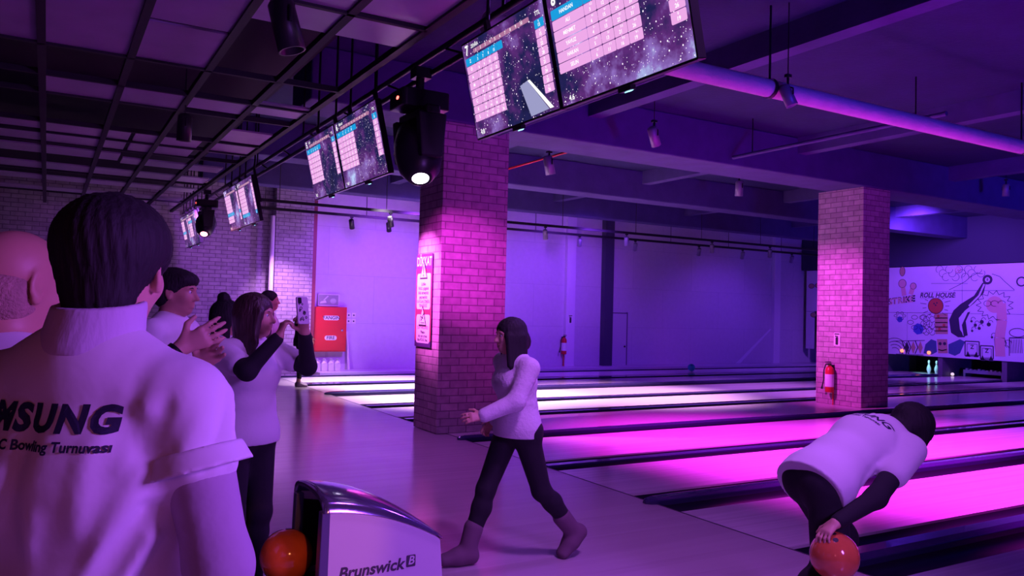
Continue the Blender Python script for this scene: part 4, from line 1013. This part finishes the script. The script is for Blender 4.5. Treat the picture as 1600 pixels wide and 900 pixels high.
def foot(s, J, q, inf=0, high=.0):
    k = J['k']; an = J['an'+q]; t = unit(J['toe'+q]); kn = J['kn'+q]; dn = unit(an-kn) if abs(t[2]) > .2 else V(0, 0, -1)
    sd = np.cross(t, dn); heel = an - t*.035*k + dn*.045*k; toe = an + t*.165*k + dn*.058*k
    s.ecap(heel, an + t*.06*k + dn*.045*k, (.036+inf)*k, (.040+inf)*k, (.042+inf)*k, (.040+inf)*k, sd, .03); s.ecap(an + t*.06*k + dn*.045*k, toe, (.044+inf)*k, (.036+inf)*k, (.036+inf)*k, (.022+inf)*k, sd, .03)
    up_ = unit(kn-an); s.cone(an + dn*.02*k, an + up_*(.02+high)*k, (.040+inf)*k, (.040+inf+high*.06)*k, .03)
    if abs(t[2]) < .2: s.cut((0, 0, .004), (0, 0, -1))

def person(label, loc, rz, J, fem=False, ax=None, hair='short', skin=None, hairm=None, top=None, trousers=None, shoe=None, sleeves=None, h=.010, tee_t=.55, tee_len=.10,
           hands=None, hair_fn=None, boot=0.0, pants_t=1.96, pants_inf=.012, tee_fn=None, neck_drop=0.0, eyes=True, tee_inf=.022, arms_bare=True, collar=True, body_h=None, long_top=False, group=None):
    root = empty('person', loc, rz); tag(root, label, 'person', group)
    k = J['k']; ax = ax or head_axes(); f, l, u = ax; c = J['head']; pt = lambda a, b, e: c + (f*a + l*b + u*e)*k
    skin = skin or M_SKIN; top = top or M_TEE; hairm = hairm or M_HAIR
    s = Sdf(); torso(s, J, 0, fem)
    for q in 'RL': arm(s, J, q); leg(s, J, q); foot(s, J, q, -.006)
    s.cone(J['neck'] - (J['neck']-J['chest'])*.15, pt(-.022, 0, -.055), (.058 if not fem else .048)*k, (.054 if not fem else .045)*k, .03)
    add_head(s, c, ax, k*.98, hair != 'long')
    for q in 'RL':
        hd = (hands or {}).get(q, {}); d = J['hand'+q]; n = J['palm'+q]
        add_hand(s, J['wr'+q], d, n, hd.get('side', (1, 0, .2)), hd.get('curl', (18, 28, 22)), hd.get('spread', 5), k*(.92 if fem else 1), hd.get('thumb', (.55, .75)))
    s.build('body', skin, root, body_h or h)
    if eyes:
        for q in (-1, 1):
            b = MB(); p = pt(.081, q*.031, .003); b.sphere(p, .0105*k, 14, 0); r_ = p + (f*.0072)*k; b.sphere(r_, .0050*k, 10, 1); b.build('eye', [M_EYE, M_INK], root)
            b = MB(); b.tube([pt(.095, q*.014, .022), pt(.095, q*.031, .027), pt(.083, q*.050, .022)], [.002*k, .003*k, .0015*k], 6); b.build('eyebrow', hairm, root)
    # top
    s = Sdf(); torso(s, J, tee_inf, fem)
    dn = unit(J['pel']-J['waist']); S0 = J['hipL']-J['hipR']
    s.ecap(J['pel'], J['pel'] + dn*tee_len*k, (.165+tee_inf)*k, (.122+tee_inf)*k, (.165+tee_inf)*k, (.122+tee_inf)*k, S0, .05)
    for q in 'RL':
        t1 = 1.93 if long_top else tee_t; arm(s, J, q, tee_inf*.8, 0, t1)
    s.cut(J['pel'] + dn*tee_len*k, dn)
    for q in 'RL':
        if not long_top:
            e = J['sh'+q]*(1-tee_t) + J['el'+q]*tee_t; d = unit(J['el'+q]-J['sh'+q]); s.ops.append(('cutlocal', e, d, J['k'], q))
    s.ops = [o for o in s.ops if o[0] != 'cutlocal']
    nk = unit(pt(-.02, 0, -.05)-J['neck']); s.cone(J['neck'] + nk*(.045-neck_drop)*k + f*.02*k, J['neck'] + nk*.2*k, .050*k, .07*k, .015, sub=True)
    if tee_fn: tee_fn(s)
    tee = s.build('tee_shirt' if not long_top else 'sweater', top, root, h)
    if sleeves:
        for q in 'RL':
            s2 = Sdf(); arm(s2, J, q, .009, .25, 1.93); s2.build('long_sleeve', sleeves, root, h)
    # trousers
    s3 = Sdf(); I = pants_inf
    s3.ecap(J['pel'], J['pel'] + (J['waist']-J['pel'])*.6, (.160+I*.6)*k, (.114+I*.6)*k, .13*k, .10*k, S0, .05)
    for q in 'RL': leg(s3, J, q, I, pants_t)
    bk = -unit(np.cross(S0, J['waist']-J['pel']));
    for q in 'RL': s3.ell(J['hip'+q] + bk*.035*k + V(0, 0, .0), (.095*k,)*3, None, .05)
    s3.build('trousers', trousers or M_BLK, root, h)
    for q in 'RL':
        s4 = Sdf(); foot(s4, J, q, .020 if boot else .006, boot); s4.build('boot' if boot else 'shoe', shoe or M_SHOE, root, h)
    # hair
    s5 = Sdf(); A = [f, l, u]
    if hair == 'short':
        s5.ell(pt(-.016, 0, .034), (.108*k, .087*k, .094*k), A, .02); s5.ell(pt(-.050, 0, -.02), (.068*k, .078*k, .075*k), A, .03)
        s5.ell(pt(.105, 0, -.065), (.105*k, .12*k, .118*k), A, .015, sub=True)
        for q in (-1, 1): s5.ell(pt(.0, q*.10, -.030), (.034*k, .035*k, .040*k), A, .01, sub=True)
    elif hair == 'bald':
        s5.ell(pt(-.028, 0, -.022), (.0815*k, .0772*k, .085*k), A, .02); s5.ell(pt(.125, 0, -.03), (.105*k, .12*k, .14*k), A, .03, sub=True)
        s5.ell(pt(-.01, 0, .095), (.12*k, .10*k, .070*k), A, .05, sub=True)
        for q in (-1, 1): s5.ell(pt(.0, q*.10, -.030), (.034*k, .035*k, .040*k), A, .01, sub=True)
    elif hair == 'long':
        s5.ell(pt(-.014, 0, .036), (.112*k, .094*k, .096*k), A, .02); s5.ell(pt(-.035, 0, -.03), (.085*k, .088*k, .09*k), A, .03)
        s5.ell(pt(.120, 0, -.055), (.105*k, .066*k, .105*k), A, .015, sub=True)
        s5.ecap(pt(-.060, 0, -.02), pt(-.075, 0, -.25), .085*k, .045*k, .095*k, .035*k, l, .04)
        for q in (-1, 1): s5.ecap(pt(.005, q*.078, -.01), pt(.000, q*.088, -.24), .05*k, .022*k, .034*k, .018*k, f, .03)
    if hair_fn: hair_fn(s5, pt, A, k)
    cc = pt(-.01, 0, 0)
    amp_ = .0004 if hair == 'bald' else .0016
    s5.ripple(lambda x, y, z: amp_*np.sin(34*np.arctan2((y-cc[1]), (x-cc[0])) + 6*np.sin(9*(z-cc[2]))))
    s5.build('hair', hairm, root, min(h, .008))
    return root, tee, s

def print_on(parent, s, lines, origin, right, up, into, m, name='printed_lettering', lift=.0016):
    """lettering laid on the cloth surface; origin sits outside, into points at the cloth"""
    b = MB()
    for (t, x, y, size, kw) in lines: b.text(t, x, y, size, lambda a, c, z: (a, c, 0), **kw)
    into = unit(into); o = np.array(origin, float); out = []
    import bmesh
    bm = bmesh.new(); vs = [bm.verts.new(p) for p in b.v]
    for q in b.f:
        try: bm.faces.new([vs[i] for i in q])
        except ValueError: pass
    bmesh.ops.subdivide_edges(bm, edges=[e for e in bm.edges if e.calc_length() > .008], cuts=2, use_grid_fill=True)
    bmesh.ops.triangulate(bm, faces=bm.faces)
    for v in bm.verts:
        p = o + np.array(right)*v.co.x + np.array(up)*v.co.y
        v.co = Vector(s.march(p, into) - into*lift)
    me = bpy.data.meshes.new(name); bm.to_mesh(me); bm.free(); me.materials.append(m)
    ob = bpy.data.objects.new(name, me); COL.objects.link(ob); ob.parent = parent
    return ob
M_NAVY = mat('navy_print', (.012, .012, .05), .6)

# --- man in the white printed tee, seen from behind
def man1_tee(s):
    # valleys (-) and ridges (+) of the draped cotton: spine groove, armhole pulls, side drags
    for pts, a, g in (([(-.13, .012, 1.42), (-.14, .03, 1.30), (-.15, .06, 1.16), (-.14, .09, 1.0)], -.011, .020), ([(-.14, .055, 1.32), (-.15, .10, 1.16), (-.14, .14, 1.0)], .009, .022), ([(-.14, -.01, 1.26), (-.15, .02, 1.12), (-.14, .05, 1.0)], .008, .018),
                      ([(-.05, -.16, 1.48), (-.10, -.155, 1.42), (-.12, -.14, 1.34)], .006, .016), ([(-.03, -.185, 1.48), (-.085, -.185, 1.42), (-.10, -.17, 1.35)], -.006, .014), ([(.0, -.21, 1.47), (-.05, -.225, 1.41), (-.08, -.215, 1.35)], .007, .014), ([(.0, -.235, 1.45), (-.03, -.25, 1.39), (-.06, -.245, 1.34)], -.006, .012), ([(.03, -.24, 1.45), (.0, -.27, 1.39), (-.02, -.275, 1.34)], .006, .012),
                      ([(-.09, -.155, 1.33), (-.12, -.11, 1.22), (-.14, -.06, 1.12)], .010, .018), ([(-.08, -.16, 1.27), (-.12, -.11, 1.15), (-.14, -.05, 1.05)], -.010, .016), ([(-.07, -.16, 1.22), (-.12, -.10, 1.09), (-.13, -.04, 1.0)], .010, .018), ([(-.07, -.15, 1.15), (-.12, -.08, 1.03), (-.12, 0, .97)], -.008, .016),
                      ([(-.11, -.13, 1.45), (-.14, -.09, 1.36), (-.145, -.08, 1.24)], .006, .022), ([(-.10, .12, 1.46), (-.14, .10, 1.36), (-.14, .10, 1.26)], .006, .022)):
        s.fold(pts, a, g)
J = joints(1.76, head=(.035, -.006, 1.662), neck=(-.022, -.014, 1.535), shR=(-.005, -.175, 1.435), elR=(-.02, -.255, 1.17), wrR=(.10, -.22, .94), shL=(-.005, .172, 1.435))
def man1_hair(s, pt, A, k):
    s.ell(pt(-.015, 0, .036), (.110*k, .096*k, .092*k), A, .03); s.ell(pt(-.060, 0, -.040), (.046*k, .062*k, .080*k), A, .03)
    s.ell(pt(.118, 0, -.065), (.105*k, .13*k, .118*k), A, .015, sub=True)
    for q in (-1, 1): s.ell(pt(.005, q*.105, -.030), (.036*k, .038*k, .044*k), A, .01, sub=True)
M1LOC, M1RZ = (.075, 1.555, 0), R(51)
r1, t1, sd1 = person('man with short black hair in white printed tee, seen from behind', M1LOC, M1RZ, J, ax=head_axes(14, 4, 0), hair='none', hair_fn=man1_hair, sleeves=M_UNDER, h=.006, body_h=.005, tee_t=.36, tee_fn=man1_tee, tee_inf=.022, eyes=False)
s = Sdf(); nb = J['neck']
s.ecap(nb + V(-.008, 0, -.03), nb + V(.014, 0, .055), .085, .080, .074, .072, (0, 1, 0), .02)
s.cone(nb + V(.014, 0, .050), nb + V(.03, 0, .20), .060, .07, .01, sub=True); s.cut(nb + V(0, 0, .060), (-.15, .0, 1)); s.cut(nb + V(0, 0, -.018), (.12, 0, -1))
s.build('collar', mat('ribbed_cotton', (.58, .50, .64), .9, bump=.10, bscale=70, stretch=(1, 1, .1)), t1, .005)
s = Sdf(); e0 = J['shR']*.70 + J['elR']*.30; e1 = J['shR']*.57 + J['elR']*.43; dd = unit(e1-e0)
s.cone(e0, e1, .076, .088, .01); s.cut(e0, -dd); s.cut(e1, dd); s.cone(e1 - dd*.012, e1 + dd*.08, .060, .068, .006, sub=True); s.build('sleeve_cuff', M_TEE, t1, .005)
print_on(t1, sd1, [('SAMSUNG', 0, 0, .058, dict(bold=.05, shear=.12, sx=.98)), (') CRC Bowling Turnuvası', .030, -.041, .0215, dict(bold=.03, sx=1.0))], (-.45, .024, 1.412), V(0, -1, 0), V(0, 0, 1), (1, 0, 0), M_NAVY)

# --- bald man at the left edge
J = joints(1.75)
person('older bald man with grey cropped hair at the left edge', (-.065, 2.06, 0), R(36), J, ax=head_axes(-4, 8, 0), hair='bald', hairm=M_HAIRG, skin=M_SKIN2, h=.007, body_h=.006)

# --- clapping person hidden behind the first man
J = joints(1.74, elR=(.06, -.22, 1.20), wrR=(.27, -.03, 1.452), handR=(.85, .12, .42), palmR=(.1, .9, .3), elL=(.06, .22, 1.20), wrL=(.285, .08, 1.38), handL=(.75, -.30, .62), palmL=(.1, -.9, 0))
rc, _, _ = person('person clapping with wristwatch, hidden behind the printed tee man', (.185, 3.08, 0), R(-30), J, h=.010, body_h=.006, hands={'R': dict(side=(0, 0, 1), curl=(12, 14, 10)), 'L': dict(side=(0, 0, 1), curl=(12, 14, 10))})
b = MB(); w = J['wrR']; d = unit(J['wrR']-J['elR']); q = Vector(d).to_track_quat('Z', 'Y'); fr = lambda x, y, z: Vector(w) - Vector(d)*.03 + q @ Vector((x, y, z))
b.lathe([(.032, -.011), (.0345, -.011), (.0345, .011), (.032, .011)], 20, fr=fr); wt = b.build('watch_strap', M_BLACK, rc)
b = MB(); nrm = unit(np.cross(d, V(0, 1, 0))); 
for sg in (-1,):
    cpt = Vector(w) - Vector(d)*.03 + Vector((.0, -.036, .0)); qq = Vector((0, -1, 0)).to_track_quat('Z', 'Y'); b.lathe([(.001, .012), (.017, .012), (.019, .006), (.019, -.004)], 18, fr=lambda x, y, z: cpt + qq @ Vector((x, y, z)))
b.build('watch_face', M_CHROME, wt)

# --- young man further back
J = joints(1.78)
person('young man with dark fringe in white tee, far side of the crowd', (.585, 4.60, 0), R(-34), J, ax=head_axes(4, 4, 0), hair='short', skin=M_SKIN2, h=.010, body_h=.007,
       hair_fn=lambda s, pt, A, k: (s.ell(pt(.058, 0, .070), (.042*k, .066*k, .028*k), A, .04)))

# --- woman filming with her phone
J = joints(1.655, head=(.035, .0, 1.545), neck=(-.005, 0, 1.405), shR=(-.01, -.165, 1.345), shL=(-.01, .165, 1.345), elR=(.205, -.195, 1.265), wrR=(.305, -.085, 1.440), handR=(.10, .35, 1), palmR=(.3, .8, -.2), elL=(.22, .215, 1.27), wrL=(.305, .100, 1.455), handL=(.10, -.35, 1), palmL=(.3, -.8, -.2), waist=(.01, 0, 1.05))
def streaks(s, pt, A, k):
    for q in (-1, 1):
        s.cone(pt(.055, q*.075, .02), pt(.045, q*.088, -.15), .022*k, .016*k, .02); s.cone(pt(.045, q*.088, -.15), pt(.03, q*.08, -.27), .016*k, .010*k, .02)
person('woman with long streaked hair filming with a raised phone', (.955, 4.44, 0), R(-60), J, fem=True, ax=head_axes(24, 2, 0), hair='long', hairm=M_HAIRB, sleeves=M_BLK, h=.009, body_h=.006, tee_t=.60, tee_len=.04, hair_fn=streaks, tee_inf=.030,
       hands={'R': dict(side=(-.5, 0, .3), curl=(40, 45, 25)), 'L': dict(side=(-.5, 0, .3), curl=(40, 45, 25))})
root = empty('phone', (.985 + .5*.335, 4.43 - .866*.335, 1.578), R(-60)); root.rotation_euler = (0, R(-8), R(-60)); tag(root, 'phone in a pale patterned case held up by the filming woman', 'phone')
b = MB(); b.prism(rrect(-.040, .040, -.072, .072, .012), -.004, .006, lambda x, y, z: (z, x, y)); b.build('case', mat('paisley_case', (.62, .56, .62), .5), root, bevel=.002)
b = MB()
for i in range(14):
    cy_, cz_ = rng.uniform(-.028, .028), rng.uniform(-.058, .05); r_ = rng.uniform(.005, .009); pts = [(.0066, cy_ + r_*math.cos(a*.5)*(1-a*.03), cz_ + r_*math.sin(a*.5)*(1-a*.03)) for a in range(14)]; b.tube(pts, .0016, 5)
b.build('case_pattern', M_INK, root)
b = MB(); b.prism(rrect(-.037, .037, -.069, .069, .010), .0, .001, lambda x, y, z: (-.0045-z, x, y)); b.build('screen', M_BLACK, root)
b = MB(); b.prism(rrect(-.034, -.010, .035, .066, .006), .006, .009, lambda x, y, z: (z, x, y)); b.build('camera_bump', M_BLACK, root)

# --- bystanders deeper in the hall
J = joints(1.62, elR=(.04, -.22, 1.10), wrR=(.22, -.05, 1.13), handR=(.5, .6, 0), elL=(.04, .22, 1.10), wrL=(.22, .06, 1.10), handL=(.5, -.6, 0), palmR=(-.6, .5, 0), palmL=(-.6, -.5, 0))
person('dark haired woman with a top bun standing behind the filming woman', (1.045, 5.63, 0), R(-25), J, fem=True, hair='long', sleeves=M_BLK, h=.012, hair_fn=lambda s, pt, A, k: s.ell(pt(-.03, 0, .145), (.045*k, .045*k, .04*k), A, .02))
J = joints(1.78)
person('short haired man in white tee, distant, beside the bright downpipe', (2.40, 10.15, 0), R(-10), J, hair='short', h=.013)
J = joints(1.66, elR=(.05, -.22, 1.08), wrR=(.20, -.12, .98))
person('distant person all in dark clothes at the lane end by the fire cabinet', (4.40, 15.85, 0), R(-15), J, hair='short', top=M_DARKTOP, h=.014, pants_t=1.72, long_top=True, tee_len=.12)

# --- woman walking back from the lane
J = joints(1.60, pel=(0, 0, .86), waist=(.0, 0, .985), chest=(.02, 0, 1.15), neck=(.035, 0, 1.315), head=(.068, 0, 1.445), shL=(.01, .155, 1.245), elL=(.12, .195, 1.045), wrL=(.325, .14, .955), handL=(1, -.1, -.05), palmL=(0, -.8, -.5),
           shR=(.03, -.160, 1.265), elR=(-.06, -.21, 1.03), wrR=(.08, -.20, .87), handR=(.5, 0, -.6), hipR=(.01, -.085, .84), knR=(.185, -.06, .46), anR=(.315, -.05, .095), hipL=(-.01, .085, .84), knL=(-.145, .08, .45), anL=(-.40, .07, .165), toeL=(.75, .05, -.62))
def walk_hair(s, pt, A, k):
    s.ecap(pt(-.02, .06, -.05), pt(.02, .10, -.25), .05*k, .03*k, .03*k, .02*k, A[0], .03); s.ell(pt(-.115, 0, -.05), (.04*k, .04*k, .06*k), A, .02)
    s.cone(pt(.05, .08, .0), pt(.06, .10, -.20), .022*k, .014*k, .02)
person('woman in white sweater, black leggings and ankle boots walking across', (2.655, 4.44, 0), R(178), J, fem=True, ax=head_axes(-4, 4, 0), hair='long', long_top=True, top=M_KNIT, shoe=M_BOOT, boot=.13, h=.008, body_h=.006, tee_len=.065, hair_fn=walk_hair, tee_inf=.026, pants_t=1.92,
       hands={'L': dict(side=(0, 0, 1), curl=(14, 18, 14)), 'R': dict(side=(1, 0, 0))})

# --- bowler bending at the foul line with a ball in the right hand
J = joints(1.66, pel=(0, 0, .82), waist=(.14, 0, .90), chest=(.33, 0, .985), neck=(.50, -.01, 1.035), head=(.655, -.03, 1.045), shR=(.455, -.165, .965), elR=(.14, -.215, .77), wrR=(-.115, -.20, .675), handR=(-.75, .02, -.42), palmR=(.35, 0, -.9),
           shL=(.455, .165, .985), elL=(.36, .25, .74), wrL=(.26, .20, .56), handL=(-.3, -.2, -.9), palmL=(0, -1, 0), hipR=(-.02, -.072, .79), knR=(-.02, -.10, .43), anR=(-.32, -.10, .16), toeR=(.75, 0, -.6), hipL=(.01, .072, .79), knL=(.28, .10, .49), anL=(.26, .10, .085))
def bow_hair(s, pt, A, k):
    s.ell(pt(-.012, 0, .03), (.122*k, .108*k, .112*k), A, .03); s.ell(pt(-.06, 0, -.06), (.06*k, .08*k, .075*k), A, .03); s.ell(pt(-.115, .0, -.085), (.05*k, .05*k, .045*k), A, .03)
    for q in (-1, 1): s.ecap(pt(.03, q*.075, .0), pt(.055, q*.075, -.085), .045*k, .022*k, .03*k, .018*k, A[0], .02)
    s.ell(pt(.130, 0, -.06), (.09*k, .06*k, .10*k), A, .015, sub=True)
def bow_tee(s):
    for pts, a, g in (([(.30, -.17, .97), (.36, -.12, 1.08), (.40, 0, 1.13)], .007, .015), ([(.22, -.15, .90), (.28, -.10, 1.03), (.32, 0, 1.09)], -.006, .015), ([(.12, -.17, .82), (.22, -.15, .90), (.34, -.16, .90)], .009, .016), ([(.14, -.16, .78), (.26, -.15, .85), (.38, -.16, .86)], -.008, .014), ([(.0, -.16, .84), (.14, -.14, .86), (.28, -.15, .84)], .007, .014)):
        s.fold(pts, a, g)
rb, tb, sb_ = person('bowler bending forward in white tee and black trousers, ball in hand', (3.26, 2.60, 0), R(-2), J, fem=True, ax=head_axes(-8, 42, 0), hair='none', hair_fn=bow_hair, sleeves=M_BLK, h=.008, body_h=.006, tee_t=.50, tee_len=.075, tee_fn=bow_tee, tee_inf=.036, pants_inf=.032,
       hands={'R': dict(side=(0, 1, -.3), curl=(22, 28, 22)), 'L': dict(side=(1, 0, 0))})
bup = unit(V(-.30, 0, .95)); bax = unit(V(.95, 0, .30))
print_on(tb, sb_, [('SAMSUNG', 0, 0, .062, dict(bold=.02, shear=.15)), ('CRC Bowling Turnuvası', 0, -.04, .024, dict(bold=.02))], V(.36, 0, 1.02) + bup*.35, V(0, -1, 0), bax, -bup, M_NAVY)
wr = J['wrR']; hb = unit(J['handR']); pn = unit(J['palmR'] - hb*(J['palmR'] @ hb))
bl = wr + hb*.075 + pn*(.1085+.020); cz, sz = math.cos(R(-2)), math.sin(R(-2))
ball((3.26 + bl[0]*cz - bl[1]*sz, 2.60 + bl[0]*sz + bl[1]*cz, bl[2]), (.66, .16, .06), 'orange bowling ball held by the bending bowler', 'coral_ball', hole=(-.4, -.2, .8), swirl=.3)
